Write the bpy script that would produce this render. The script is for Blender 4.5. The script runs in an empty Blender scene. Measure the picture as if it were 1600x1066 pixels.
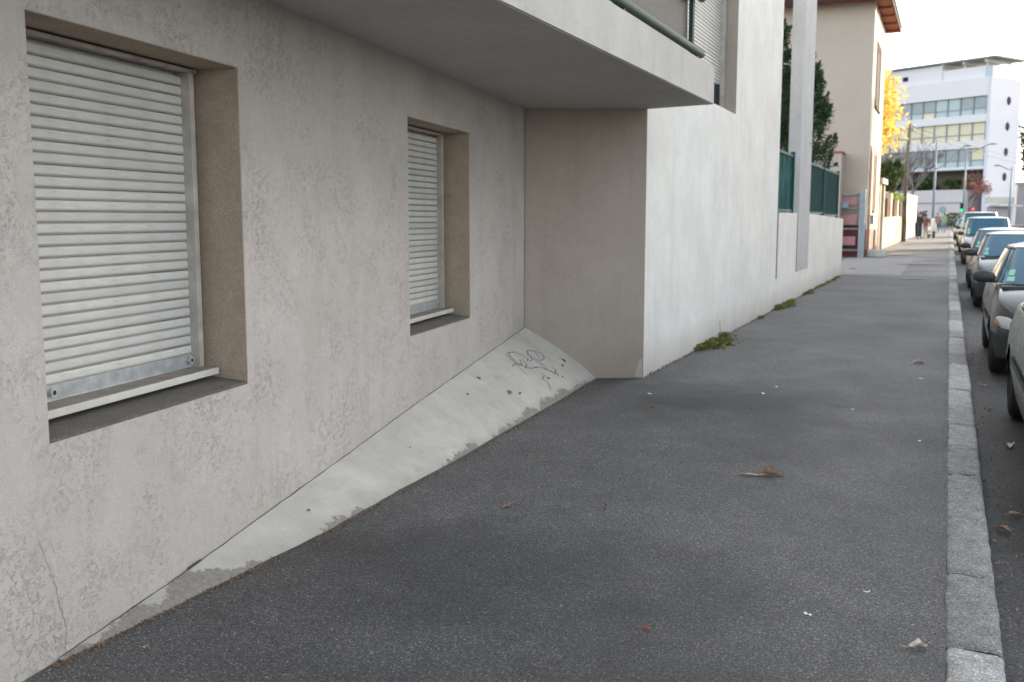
import bpy, math, random
import numpy as np
from mathutils import Vector, noise as mnoise
R = math.radians
scene = bpy.context.scene
col = scene.collection

# ------------------------------------------------------------------ camera, sky, sun, exposure
cam_d = bpy.data.cameras.new('camera'); cam = bpy.data.objects.new('camera', cam_d); col.objects.link(cam)
cam.location = (0, 0, 1.6); cam.rotation_euler = (R(90 - 7.025), 0, R(23.65))
cam_d.sensor_width = 36; cam_d.lens = 34.875; cam_d.clip_start = .05; cam_d.clip_end = 2000
cam_d.dof.use_dof = True; cam_d.dof.focus_distance = 5.2; cam_d.dof.aperture_fstop = 3.4
scene.camera = cam

SUN_EL, SUN_HEAD = 12.5, 33.0          # heading measured from the street (+Y) towards +X
world = bpy.data.worlds.new('World'); scene.world = world; world.use_nodes = True
wn = world.node_tree.nodes; wl = world.node_tree.links
for n_ in list(wn): wn.remove(n_)
w_out = wn.new('ShaderNodeOutputWorld'); w_bg = wn.new('ShaderNodeBackground'); w_sky = wn.new('ShaderNodeTexSky')
w_sky.sky_type = 'NISHITA'; w_sky.sun_disc = False; w_sky.sun_elevation = R(SUN_EL); w_sky.sun_rotation = R(SUN_HEAD)
w_sky.air_density = 1.0; w_sky.dust_density = 1.6; w_sky.ozone_density = 1.0; w_sky.altitude = 200
w_hs = wn.new('ShaderNodeHueSaturation'); w_hs.inputs['Saturation'].default_value = .41
wl.new(w_sky.outputs[0], w_hs.inputs['Color']); wl.new(w_hs.outputs[0], w_bg.inputs[0]); wl.new(w_bg.outputs[0], w_out.inputs[0])
w_bg.inputs[1].default_value = .15
sd = bpy.data.lights.new('sun', 'SUN'); sun = bpy.data.objects.new('sun', sd); col.objects.link(sun)
sd.energy = 2.0; sd.angle = R(.6); sd.color = (1, .80, .52)
tosun = Vector((math.sin(R(SUN_HEAD)) * math.cos(R(SUN_EL)), math.cos(R(SUN_HEAD)) * math.cos(R(SUN_EL)), math.sin(R(SUN_EL))))
sun.rotation_euler = tosun.to_track_quat('Z', 'Y').to_euler()
scene.view_settings.view_transform = 'Standard'; scene.view_settings.look = 'None'
scene.view_settings.exposure = 2.12; scene.view_settings.gamma = 1; scene.view_settings.use_curve_mapping = False
scene.render.engine = 'CYCLES'

# ------------------------------------------------------------------ helpers
def zg(y): return .0065 * min(max(0., y - 30.), 150.)
class MB:
    def __init__(s, T=None): s.v = []; s.f = []; s.m = []; s.T = T
    def p(s, q):
        s.v.append(tuple(s.T(*q)) if s.T else tuple(q)); return len(s.v) - 1
    def face(s, pts, m=0):
        s.f.append([s.p(q) for q in pts]); s.m.append(m); return s
    def box(s, x0, x1, y0, y1, z0, z1, m=0):
        i = [s.p(q) for q in ((x0,y0,z0),(x1,y0,z0),(x1,y1,z0),(x0,y1,z0),(x0,y0,z1),(x1,y0,z1),(x1,y1,z1),(x0,y1,z1))]
        for f in ((0,3,2,1),(4,5,6,7),(0,1,5,4),(1,2,6,5),(2,3,7,6),(3,0,4,7)): s.f.append([i[k] for k in f]); s.m.append(m)
        return s
    def prism(s, poly, z0, z1, m=0):
        n = len(poly); g = lambda z, q: z(q[0], q[1]) if callable(z) else z
        a = [s.p((q[0], q[1], g(z0, q))) for q in poly]; b = [s.p((q[0], q[1], g(z1, q))) for q in poly]
        s.f.append(a[::-1]); s.f.append(b); s.m += [m, m]
        for k in range(n): s.f.append([a[k], a[(k+1)%n], b[(k+1)%n], b[k]]); s.m.append(m)
        return s
    def tube(s, pts, r, n=8, m=0, cap=True):
        pts = [Vector(q) for q in pts]; rr = r if isinstance(r, (list, tuple)) else [r]*len(pts); rings = []
        for k, q in enumerate(pts):
            d = (pts[min(k+1, len(pts)-1)] - pts[max(k-1, 0)]).normalized()
            u = d.cross(Vector((0,0,1)) if abs(d.z) < .9 else Vector((1,0,0))).normalized(); w = d.cross(u)
            rings.append([s.p(q + (u*math.cos(2*math.pi*j/n) + w*math.sin(2*math.pi*j/n))*rr[k]) for j in range(n)])
        for a, b in zip(rings, rings[1:]):
            for j in range(n): s.f.append([a[j], a[(j+1)%n], b[(j+1)%n], b[j]]); s.m.append(m)
        if cap: s.f.append(rings[0][::-1]); s.f.append(rings[-1]); s.m += [m, m]
        return s
    def grid(s, fn, nu, nv, m=0, flip=False, wrap=False):
        idx = [[s.p(fn(i/nu, j/nv)) for j in range(nv+1)] for i in range(nu+1)]
        for i in range(nu):
            for j in range(nv):
                f = [idx[i][j], idx[i+1][j], idx[i+1][j+1], idx[i][j+1]]
                s.f.append(f[::-1] if flip else f); s.m.append(m)
        return s
    def ell(s, c, r, nu=12, nv=8, m=0):
        return s.grid(lambda a, b: (c[0]+r[0]*math.cos(2*math.pi*a)*math.sin(math.pi*b), c[1]+r[1]*math.sin(2*math.pi*a)*math.sin(math.pi*b), c[2]-r[2]*math.cos(math.pi*b)), nu, nv, m)
    def build(s, name, mats, parent=None, smooth=False, bevel=0, loc=None):
        me = bpy.data.meshes.new(name); me.from_pydata(s.v, [], s.f); me.validate(clean_customdata=False)
        for m in (mats if isinstance(mats, (list, tuple)) else [mats]): me.materials.append(m)
        if any(s.m) and len(me.polygons) == len(s.m): me.polygons.foreach_set('material_index', s.m)
        if smooth: me.polygons.foreach_set('use_smooth', [True]*len(me.polygons))
        me.update()
        o = bpy.data.objects.new(name, me); col.objects.link(o)
        if loc: o.location = loc
        if parent: o.parent = parent
        if bevel:
            b = o.modifiers.new('bevel', 'BEVEL'); b.width = bevel; b.segments = 2; b.limit_method = 'ANGLE'
        return o
def tag(o, label=None, cat=None, group=None, kind=None):
    if label: o['label'] = label
    if cat: o['category'] = cat
    if group: o['group'] = group
    if kind: o['kind'] = kind
    return o
def thing(name, label, cat, loc=(0,0,0), rz=0, group=None):
    o = bpy.data.objects.new(name, None); col.objects.link(o); o.location = loc; o.rotation_euler[2] = rz; o.empty_display_size = .2
    return tag(o, label, cat, group)
def inst(me, name, parent=None, loc=(0,0,0), rot=(0,0,0), sc=(1,1,1)):
    o = bpy.data.objects.new(name, me); col.objects.link(o); o.location = loc; o.rotation_euler = rot; o.scale = sc
    if parent: o.parent = parent
    return o

# ------------------------------------------------------------------ materials
class NT:
    def __init__(s, name):
        s.mat = bpy.data.materials.new(name); s.mat.use_nodes = True; s.t = s.mat.node_tree; s.n = s.t.nodes; s.l = s.t.links
        s.b = s.n['Principled BSDF']; s.co = s.n.new('ShaderNodeTexCoord').outputs['Object']
    def map(s, sc=(1,1,1), co=None):
        m = s.n.new('ShaderNodeMapping'); m.inputs['Scale'].default_value = sc; s.l.new(co or s.co, m.inputs[0]); return m.outputs[0]
    def noise(s, scale, detail=4, rough=.55, co=None, dist=0, col_=False):
        n = s.n.new('ShaderNodeTexNoise'); n.inputs['Scale'].default_value = scale; n.inputs['Detail'].default_value = detail
        n.inputs['Roughness'].default_value = rough; n.inputs['Distortion'].default_value = dist; s.l.new(co or s.co, n.inputs['Vector'])
        return n.outputs['Color' if col_ else 'Fac']
    def vor(s, scale, feat='F1', out='Distance', co=None, rnd=1):
        n = s.n.new('ShaderNodeTexVoronoi'); n.feature = feat; n.inputs['Scale'].default_value = scale; n.inputs['Randomness'].default_value = rnd
        s.l.new(co or s.co, n.inputs['Vector']); return n.outputs[out]
    def ramp(s, fac, stops, interp='LINEAR'):
        r = s.n.new('ShaderNodeValToRGB'); r.color_ramp.interpolation = interp; e = r.color_ramp.elements
        while len(e) < len(stops): e.new(.5)
        for k, (p, c) in enumerate(stops):
            e[k].position = p; e[k].color = (c, c, c, 1) if not isinstance(c, (tuple, list)) else (*c, 1)
        s.l.new(fac, r.inputs[0]); return r.outputs[0]
    def math(s, op, a, b=None, clamp=False):
        m = s.n.new('ShaderNodeMath'); m.operation = op; m.use_clamp = clamp
        for k, x in enumerate((a, b)):
            if x is None: continue
            if isinstance(x, (int, float)): m.inputs[k].default_value = x
            else: s.l.new(x, m.inputs[k])
        return m.outputs[0]
    def mix(s, fac, a, b, mode='MIX'):
        m = s.n.new('ShaderNodeMix'); m.data_type = 'RGBA'; m.blend_type = mode
        for k, x in ((0, fac), (6, a), (7, b)):
            if isinstance(x, (int, float)): m.inputs[k].default_value = x if k == 0 else (x, x, x, 1)
            elif isinstance(x, (tuple, list)): m.inputs[k].default_value = (*x, 1)
            else: s.l.new(x, m.inputs[k])
        return m.outputs[2]
    def sep(s, co=None):
        m = s.n.new('ShaderNodeSeparateXYZ'); s.l.new(co or s.co, m.inputs[0]); return m.outputs
    def bump(s, h, strength=.5, dist=.01, prev=None):
        b = s.n.new('ShaderNodeBump'); b.inputs['Strength'].default_value = strength; b.inputs['Distance'].default_value = dist
        s.l.new(h, b.inputs['Height'])
        if prev: s.l.new(prev, b.inputs['Normal'])
        return b.outputs[0]
    def fin(s, color=None, rough=None, normal=None, **kw):
        for nm, x in (('Base Color', color), ('Roughness', rough), ('Normal', normal)):
            if x is None: continue
            i = s.b.inputs[nm]
            if isinstance(x, (tuple, list)): i.default_value = (*x, 1)
            elif isinstance(x, (int, float)): i.default_value = x
            else: s.l.new(x, i)
        for k, x in kw.items(): s.b.inputs[k.replace('_', ' ')].default_value = x
        return s.mat

def simple(name, c, rough=.6, var=.18, scale=6, bump=0, bscale=80, metal=0, **kw):
    t = NT(name); n = t.noise(scale, 6, .65)
    lo = tuple(x*(1-var) for x in c); hi = tuple(min(1, x*(1+var)) for x in c)
    cc = t.ramp(n, [(.3, lo), (.7, hi)])
    nm = t.bump(t.noise(bscale, 4), .4, bump) if bump else None
    return t.fin(cc, rough, nm, Metallic=metal, **kw)

def stucco(name, c, curls=1.0, dirt=(.30,.27,.23), streak=.35, low=.5, grain=1.0):
    """painted render: curled float marks, mottling, vertical streaks, grime near the ground"""
    t = NT(name)
    dv = t.n.new('ShaderNodeVectorMath'); dv.operation = 'MULTIPLY_ADD'
    t.l.new(t.noise(9, 3, .6, col_=True), dv.inputs[0]); dv.inputs[1].default_value = (.13,.13,.13); t.l.new(t.co, dv.inputs[2])
    n1 = t.noise(36, 2.2, .6, co=dv.outputs[0]); 
    l1 = t.ramp(t.math('ABSOLUTE', t.math('SUBTRACT', n1, .5)), [(0, 1.), (.02, 0.)])
    n2 = t.noise(80, 2, .6, co=dv.outputs[0])
    l2 = t.ramp(t.math('ABSOLUTE', t.math('SUBTRACT', n2, .47)), [(0, 1.), (.022, 0.)])
    pm = t.ramp(t.noise(3.2, 5, .7), [(.42, 0.), (.6, 1.)]); brk = t.ramp(t.noise(34, 2), [(.42, 0.), (.52, 1.)])
    lines = t.math('MULTIPLY', t.math('MAXIMUM', l1, t.math('MULTIPLY', l2, .7)), t.math('MULTIPLY', t.math('ADD', t.math('MULTIPLY', pm, .75), .25), brk))
    lines = t.math('MULTIPLY', lines, t.ramp(t.noise(.8, 4, .6), [(.38, .35), (.62, 1.)]))
    fine = t.noise(170, 4, .75)
    mott = t.noise(1.1, 7, .68)
    mott2 = t.noise(11, 5, .7)
    st = t.noise(5.0, 6, .7, co=t.map((1, 1, .07)))
    z = t.sep()[2]
    c0 = t.mix(t.ramp(mott, [(.35, 0.), (.68, 1.)]), tuple(x*k for x, k in zip(c, (.89, .885, .88))), tuple(min(1, x*1.05) for x in c))
    c0 = t.mix(t.math('MULTIPLY', t.ramp(mott2, [(.5, 0.), (.8, 1.)]), .35), c0, tuple(x*.75 for x in c))
    c1 = t.mix(t.math('MULTIPLY', t.ramp(st, [(.52, 0.), (.8, 1.)]), streak), c0, dirt)
    lowm = t.math('MULTIPLY', t.math('SUBTRACT', 1., t.ramp(t.math('ADD', z, t.math('MULTIPLY', mott2, .28)), [(.05, 0.), (.52, 1.)])), low)
    c2 = t.mix(lowm, c1, dirt)
    c3 = t.mix(t.math('MULTIPLY', lines, .46*curls, True), c2, tuple(x*.55 for x in dirt))
    c4 = t.mix(t.math('MULTIPLY', t.ramp(fine, [(.35, 1.), (.5, 0.)]), .42*grain), c3, dirt)
    h = t.math('SUBTRACT', t.math('ADD', t.math('MULTIPLY', fine, .25*grain), t.math('MULTIPLY', mott2, .5)), t.math('MULTIPLY', lines, .55*curls))
    return t.fin(c4, .88, t.bump(h, .8, .008))

def asphalt(name, c=.06, speck=.5, scale=1.0, lo=.75, stains=()):
    t = NT(name)
    cells = t.vor(215*scale, out='Color'); dist = t.vor(215*scale)
    cv = t.sep(cells)[0]
    agg = t.ramp(cv, [(0., (c*.42, c*.41, c*.42)), (.5, (c*.88, c*.87, c*.88)), (.80, (c*1.3, c*1.28, c*1.27)), (.95, (c*1.75, c*1.68, c*1.6)), (.988, (c*3.8, c*3.6, c*3.4))])
    mid = t.noise(70*scale, 4, .75)
    a2 = t.mix(1., agg, t.ramp(mid, [(.3, .5), (.7, 1.5)]), 'MULTIPLY')
    a2 = t.mix(t.ramp(t.noise(95*scale, 3, .6), [(.36, .85), (.46, 0.)]), a2, (c*.18, c*.17, c*.17))
    big = t.noise(.55, 6, .6); big2 = t.noise(3.1, 5, .7)
    a3 = t.mix(1., a2, t.ramp(big, [(.3, lo*.88), (.7, 1.32)]), 'MULTIPLY')
    a4 = t.mix(1., a3, t.ramp(big2, [(.25, .85), (.75, 1.15)]), 'MULTIPLY')
    spots = t.vor(1.7, co=t.map((1, 1, 1)))
    a5 = t.mix(t.math('MULTIPLY', t.ramp(spots, [(.035, 1.), (.055, 0.)]), .45), a4, (c*.35, c*.35, c*.35))
    sn = t.noise(1.6, 5, .65, col_=True)
    for (cx_, cy_, rx_, ry_, k_) in stains:
        mp = t.n.new('ShaderNodeMapping'); mp.vector_type = 'TEXTURE'; mp.inputs['Location'].default_value = (cx_, cy_, 0); mp.inputs['Scale'].default_value = (rx_, ry_, 1); t.l.new(t.co, mp.inputs[0])
        va = t.n.new('ShaderNodeVectorMath'); va.operation = 'MULTIPLY_ADD'; t.l.new(sn, va.inputs[0]); va.inputs[1].default_value = (1.6, 1.6, 0); va.inputs[2].default_value = (0,0,0); t.l.new(mp.outputs[0], va.inputs[2])
        vb = t.n.new('ShaderNodeVectorMath'); vb.operation = 'SUBTRACT'; t.l.new(va.outputs[0], vb.inputs[0]); vb.inputs[1].default_value = (.8, .8, 0)
        vl = t.n.new('ShaderNodeVectorMath'); vl.operation = 'LENGTH'; t.l.new(vb.outputs[0], vl.inputs[0])
        a5 = t.mix(1., a5, t.ramp(vl.outputs['Value'], [(.25, k_), (1.05, 1.)]), 'MULTIPLY')
    h = t.math('ADD', t.math('MULTIPLY', dist, -.8), t.math('MULTIPLY', mid, .8))
    return t.fin(a5, t.ramp(mid, [(.3, .62), (.7, .9)]), t.bump(h, .5, .004))

def granite(name, c=(.44,.45,.46)):
    t = NT(name)
    oi = t.n.new('ShaderNodeObjectInfo')
    sp = t.sep(t.vor(170, out='Color'))[0]
    a = t.ramp(sp, [(0, tuple(x*.35 for x in c)), (.25, tuple(x*.8 for x in c)), (.7, c), (1, tuple(min(1, x*1.7) for x in c))])
    blot = t.noise(7, 6, .75); pits = t.noise(28, 5, .8, co=t.map((1, 2.2, 1)))
    a = t.mix(1., a, t.ramp(blot, [(.3, .6), (.65, 1.1)]), 'MULTIPLY')
    a = t.mix(t.ramp(pits, [(.58, 0.), (.72, .7)]), a, (.07,.065,.06))
    a = t.mix(1., a, t.ramp(oi.outputs['Random'], [(0, .62), (.5, .95), (1, 1.15)]), 'MULTIPLY')
    a = t.mix(t.ramp(t.noise(55, 6, .85, co=t.map((.6, 2.5, 1))), [(.52, 0.), (.64, .75)]), a, (.10,.097,.09))
    a = t.mix(t.ramp(t.noise(2.3, 5, .6), [(.60, 0.), (.75, .5)]), a, (.16,.13,.09))
    return t.fin(a, .8, t.bump(t.math('SUBTRACT', t.noise(60, 5, .75), pits), .9, .010))

M = {}
WALL = (.60, .585, .575)
M['stucco'] = stucco('stucco_paint', (.565,.522,.495), 1.0, low=.3)
M['stucco_front'] = stucco('stucco_paint_front', (.84,.83,.80), .3, streak=.22, low=.62, grain=.6)
M['stucco_shaded'] = stucco('stucco_paint_shaded', (.46,.395,.34), .35, streak=.25, low=.35, dirt=(.2,.16,.13))  # same wall paint, browned for the recess shade and warm bounce
M['balcony'] = stucco('balcony_render', (.66,.635,.61), .45, low=0, streak=.4, grain=2.0)
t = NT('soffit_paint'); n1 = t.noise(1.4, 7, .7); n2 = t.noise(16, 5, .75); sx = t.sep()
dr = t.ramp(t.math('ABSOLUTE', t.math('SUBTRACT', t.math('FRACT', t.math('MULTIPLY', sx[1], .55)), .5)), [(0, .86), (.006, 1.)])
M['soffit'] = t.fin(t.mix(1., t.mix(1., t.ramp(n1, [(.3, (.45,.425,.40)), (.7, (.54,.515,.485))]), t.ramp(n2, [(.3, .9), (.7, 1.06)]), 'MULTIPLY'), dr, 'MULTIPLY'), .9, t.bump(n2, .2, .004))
M['fin'] = stucco('fin_render', (.52,.53,.55), .15, low=0, streak=.4)
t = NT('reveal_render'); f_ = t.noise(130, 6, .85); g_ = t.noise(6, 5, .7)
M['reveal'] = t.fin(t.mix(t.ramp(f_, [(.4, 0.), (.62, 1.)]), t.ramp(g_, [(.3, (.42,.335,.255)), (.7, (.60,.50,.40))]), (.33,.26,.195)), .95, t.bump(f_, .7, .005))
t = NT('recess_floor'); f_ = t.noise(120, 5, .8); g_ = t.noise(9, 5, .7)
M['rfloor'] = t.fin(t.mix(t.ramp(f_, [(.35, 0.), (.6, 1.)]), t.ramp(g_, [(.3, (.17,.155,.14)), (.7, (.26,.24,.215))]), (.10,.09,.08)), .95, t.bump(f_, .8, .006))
# plinth: painted concrete with the paint gone along its lower edge
t = NT('plinth_paint'); xyz = t.sep(); n_ = t.noise(14, 6, .7); n2 = t.noise(3, 6, .7)
wear = t.ramp(t.math('ADD', t.math('MULTIPLY', xyz[2], 6.5), t.math('MULTIPLY', t.math('ADD', n_, t.math('MULTIPLY', n2, 1.1)), .85)), [(1.02, 0), (1.03, 1.)]) if False else None
edge = t.math('ADD', t.math('MULTIPLY', xyz[2], 11.0), t.math('MULTIPLY', t.math('SUBTRACT', t.noise(6.5, 9, .8), .5), 2.2))
edge = t.math('ADD', edge, t.math('MULTIPLY', t.math('SUBTRACT', t.noise(1.3, 3, .5), .48), 3.2))
edge = t.math('ADD', edge, t.ramp(t.math('MULTIPLY', xyz[1], .1), [(.33, 0.), (.42, .55), (.55, .5), (.64, 0.)]))
bare = t.math('SUBTRACT', 1., t.ramp(edge, [(.30, 0.), (.36, 1.)]))
paint = t.ramp(n2, [(.3, (.43,.41,.365)), (.7, (.57,.55,.50))])
paint = t.mix(t.ramp(t.noise(40, 4, .8), [(.62, 0.), (.75, .5)]), paint, (.3,.29,.27))
grime = t.ramp(t.math('ADD', t.math('MULTIPLY', xyz[2], 5.), t.noise(3.5, 7, .75)), [(.45, .6), (.85, 0.)])
paint = t.mix(grime, paint, (.30,.275,.24))
lines_ = t.noise(9, 6, .7, co=t.map((1, .25, 1)))
paint = t.mix(t.ramp(lines_, [(.58, 0.), (.75, .45)]), paint, (.28,.26,.23))
con = t.ramp(t.noise(45, 5, .8), [(.3, (.17,.155,.135)), (.7, (.30,.28,.25))])
M['plinth'] = t.fin(t.mix(bare, paint, con), .85, t.bump(t.math('ADD', t.math('MULTIPLY', t.noise(80, 4, .7), .4), t.math('MULTIPLY', bare, -.6)), .5, .006))
M['pavement'] = asphalt('pavement_asphalt', .104, stains=[(-1.6, 8.7, 1.3, 1.4, .36), (-1.1, 7.2, .7, 1.2, .6), (-1.9, 3.9, 1.5, 1.2, .55), (-.6, 3.2, .9, .7, .7), (-.9, 12.5, .6, 2.2, .78), (-2.6, 10.2, .35, 1.6, .75), (-.6, 17, .7, 3, .82)])
M['pavement_far'] = asphalt('pavement_far_asphalt', .17, lo=.85)
M['road'] = asphalt('road_asphalt', .058, lo=.6, scale=.6, stains=[(.45, 6, .25, 2, .5), (.6, 9.5, .5, 1.5, .6), (1.2, 12, .5, 3, .6)])
M['ground'] = simple('ground_dirt', (.12,.11,.10), .95, .2, .5)
M['concrete'] = simple('driveway_concrete', (.25,.24,.23), .9, .15, 2, .003)
M['granite'] = granite('granite', (.50,.495,.485))
# shutter slat PVC: dirt collects in the joints (low z of every slat, object space)
t = NT('shutter_pvc'); z = t.sep()[2]; nn = t.noise(8, 6, .75, co=t.map((1, 1, 5))); n3 = t.noise(30, 4, .8, co=t.map((.4, .4, 6)))
jd = t.math('ADD', t.ramp(z, [(.0, 1.), (.0050, .9), (.0068, .35), (.0085, .75), (.0105, .2), (.014, 0.)]), t.ramp(z, [(.040, 0.), (.0430, .5), (.0440, .9)]))
jd = t.math('MULTIPLY', jd, t.ramp(nn, [(.3, .55), (.65, 1.)]), True)
bc = t.ramp(nn, [(.3, (.54,.54,.52)), (.7, (.68,.685,.66))])
oi = t.n.new('ShaderNodeObjectInfo'); bc = t.mix(1., bc, t.ramp(oi.outputs['Random'], [(0, .9), (1, 1.06)]), 'MULTIPLY')
lv = t.noise(1.8, 4, .6, co=t.map((1, 1, 1)))
M['slat'] = t.fin(t.mix(t.math('MULTIPLY', jd, .85), t.mix(t.ramp(t.math('ADD', n3, t.math('MULTIPLY', t.math('SUBTRACT', oi.outputs['Random'], .5), .12)), [(.55, 0.), (.75, .5)]), bc, (.36,.31,.25)), (.20,.155,.11)), .62)
M['pvc'] = simple('grey_white_pvc', (.50,.50,.47), .5, .18, 12)
M['guide'] = simple('guide_rail', (.46,.42,.38), .55, .25, 9)
M['alu'] = simple('aluminium_bar', (.42,.44,.46), .45, .22, 18, metal=.2)
M['sill'] = simple('sill_paint', (.58,.57,.52), .6, .12, 7)
M['silldirt'] = simple('sill_top', (.25,.22,.19), .85, .3, 12, .002)
M['black'] = simple('black_rubber', (.02,.02,.02), .6, .2, 10)
M['crack'] = simple('crack_dirt_and_shade', (.06,.055,.05), .95, .3, 30)
M['ink'] = simple('marker_ink', (.13,.125,.125), .8, .25, 40)
M['fencegreen'] = simple('green_metal', (.012,.085,.082), .7, .15, 8, Specular_IOR_Level=.2)
M['mesh'] = simple('green_privacy_sheet', (.008,.065,.068), .95, .25, 5, Specular_IOR_Level=.08)
t = NT('green_sheet_leaf_shadow'); n1 = t.noise(3.2, 5, .7, co=t.map((1, 1, .5)))  # leaf shadows on the sheet painted as mottled green
M['meshleafshade'] = t.fin(t.ramp(n1, [(.4, (.012,.07,.075)), (.6, (.06,.22,.22))]), .95, Specular_IOR_Level=.08)
M['railgreen'] = simple('dark_green_tube', (.035,.065,.058), .65, .12, 8, Specular_IOR_Level=.2)
t = NT('perforated_panel'); w = t.vor(110)
M['panel'] = t.fin(t.ramp(w, [(.25, (.05,.05,.045)), (.5, (.13,.12,.105))]), .7, Alpha=.95)
M['steel'] = simple('galvanised', (.28,.33,.37), .45, .15, 6, metal=.3)
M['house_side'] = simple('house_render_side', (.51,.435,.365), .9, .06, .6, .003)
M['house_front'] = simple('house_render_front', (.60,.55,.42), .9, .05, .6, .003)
M['redbrown'] = simple('red_brown_paint', (.20,.055,.05), .75, .12, 2)
M['pinkboard'] = simple('pink_board', (.52,.26,.26), .7, .1, 2)
M['eave'] = simple('eave_timber', (.33,.10,.06), .7, .2, 3)
M['eavedark'] = simple('eave_dark', (.07,.04,.04), .9, .2, 3, Specular_IOR_Level=.1)
M['tile'] = simple('roof_tiles', (.30,.14,.09), .85, .2, 2)
M['cream'] = simple('cream_wall', (.58,.51,.39), .9, .08, 1.2)
M['greydoor'] = simple('grey_door', (.33,.35,.34), .6, .08, 2)
M['whitewall'] = simple('white_wall', (.72,.70,.72), .9, .05, 1)
M['stone'] = simple('pale_stone', (.50,.48,.45), .9, .15, 3, .01, 20)
M['officewhite'] = simple('office_render', (.72,.70,.72), .85, .03, .2)
M['officeshade'] = simple('office_render_shaded', (.66,.66,.72), .85, .03, .2)  # same white render with that face's lavender shade in the colour
M['officebase'] = simple('office_base', (.60,.55,.56), .85, .05, .3)
M['glassoffice'] = simple('office_glass', (.27,.32,.35), .12, .3, .25)
M['panelaqua'] = simple('office_spandrel_glass', (.38,.47,.49), .2, .08, .3)
M['blind_glow'] = simple('office_blind_glow', (.72,.66,.48), .7, .12, .4)  # blind cream that carries the panes' warm reflection in its colour
M['mullion'] = simple('mullion', (.27,.28,.32), .5, .08, 1)  # lightened so the distance haze sits in the colour
M['darkwin'] = simple('dark_window', (.03,.03,.04), .8, .1, 1, Specular_IOR_Level=.05)
M['portdark'] = NT('porthole_dark').fin((.07,.08,.12), 1., Specular_IOR_Level=0.)
M['wood'] = simple('old_pole_wood', (.20,.155,.12), .9, .25, 3)
M['poleconc'] = simple('pole_concrete', (.42,.38,.33), .9, .1, 3)
M['lamp'] = simple('lamp_post_paint', (.20,.25,.30), .5, .08, 2)
M['bark'] = simple('bark', (.10,.08,.065), .95, .25, 8, .01, 30)
M['barkgrey'] = simple('bark_grey', (.16,.14,.14), .95, .2, 8)  # paled to put the far haze into the bark colour
M['redtwig'] = simple('red_leaf', (.32,.13,.10), .8, .25, 2)
def leafmat(name, a, b, trans=.3):
    t = NT(name); g = t.n.new('ShaderNodeNewGeometry'); c = t.ramp(g.outputs['Random Per Island'], [(0, a), (1, b)])
    m = t.fin(c, .6)
    tr = t.n.new('ShaderNodeBsdfTranslucent'); t.l.new(c, tr.inputs[0]); mx = t.n.new('ShaderNodeMixShader'); mx.inputs[0].default_value = trans
    t.l.new(t.b.outputs[0], mx.inputs[1]); t.l.new(tr.outputs[0], mx.inputs[2]); t.l.new(mx.outputs[0], t.n['Material Output'].inputs[0]); return m
M['conifer'] = leafmat('conifer_leaf', (.015,.045,.018), (.05,.11,.035), .2)
M['yellow'] = leafmat('yellow_leaf', (.68,.44,.08), (.80,.62,.20), .5)
M['shrub'] = leafmat('shrub_leaf', (.03,.06,.02), (.08,.13,.03), .25)
M['lime'] = leafmat('lime_leaf', (.15,.24,.03), (.30,.36,.06), .4)
M['weed'] = leafmat('weed_leaf', (.07,.10,.025), (.26,.25,.08), .35)
M['darkgreen'] = leafmat('dark_evergreen', (.012,.025,.016), (.03,.05,.025), .1)
t = NT('dry_leaf'); oi = t.n.new('ShaderNodeObjectInfo')
M['leaf'] = t.fin(t.mix(t.ramp(t.noise(40, 4), [(.35, 0.), (.65, .6)]), t.ramp(oi.outputs['Random'], [(0, (.36,.22,.15)), (.5, (.46,.31,.22)), (1, (.52,.40,.31))]), (.12,.05,.03)), .7)
M['paleleaf'] = simple('pale_leaf', (.55,.48,.40), .7, .25, 40)
M['paper_pale'] = simple('pale_paint_patch', (.50,.44,.38), .9, .15, 20)
M['paper'] = simple('paper', (.75,.76,.76), .8, .1, 20)
M['redbit'] = simple('red_leaf_bit', (.42,.06,.03), .7, .2, 30)
M['grit'] = leafmat('dirt_moss', (.03,.028,.02), (.09,.09,.045), .1)
M['chips'] = leafmat('pale_chips', (.18,.15,.12), (.62,.60,.56), .1)
M['litter'] = leafmat('litter_bits', (.10,.045,.02), (.33,.20,.12), .1)
def glow(name, c, s):
    t = NT(name); t.b.inputs['Emission Strength'].default_value = s; t.b.inputs['Emission Color'].default_value = (*c, 1); return t.fin(c, .4)
M['greenlamp'] = glow('green_light', (.0, .75, .25), .5); M['redlamp'] = glow('red_light', (.9, .08, .12), .5)

# ------------------------------------------------------------------ ground, pavement, road, kerb
def wob(x, y): return .006*mnoise.noise(Vector((x*.8, y*.8, 3))) + .010*mnoise.noise(Vector((x*.25, y*.25, 8)))
def sheet(name, x0, x1, ys, dz, mat, nx=1, w=0, kind='structure'):
    b = MB(); rows = []
    for y in ys: rows.append([b.p((x0+(x1-x0)*i/nx, y, zg(y)+dz + (w*wob(x0+(x1-x0)*i/nx, y)))) for i in range(nx+1)])
    for a, c in zip(rows, rows[1:]):
        for i in range(nx): b.f.append([a[i], a[i+1], c[i+1], c[i]]); b.m.append(0)
    return tag(b.build(name, mat, smooth=True), kind=kind)
far_y = [-60, 0, 30, 40, 60, 100, 140, 180]
sheet('ground', -700, 700, [-500]+far_y+[900], -.17, M['ground'])
near = list(np.arange(-6, 30.01, .2))
sheet('pavement', -4.6, .066, near, 0, M['pavement'], 24, 1)
sheet('pavement', -30, .066, [30.003, 31.5, 36, 42, 50, 60, 75, 90, 108], .0, M['pavement_far'], 1)
sheet('road', .24, 9.2, [-30, -6]+list(np.arange(0, 30, 1.))+[30, 60, 108], -.13, M['road'], 8, .6)
sheet('cross_road', -200, 200, [108.01, 116, 124, 132], -.10, M['road'])
sheet('pavement', 9.35, 15.5, [-30, 0, 30, 60, 108], .0, M['pavement_far'])
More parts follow.
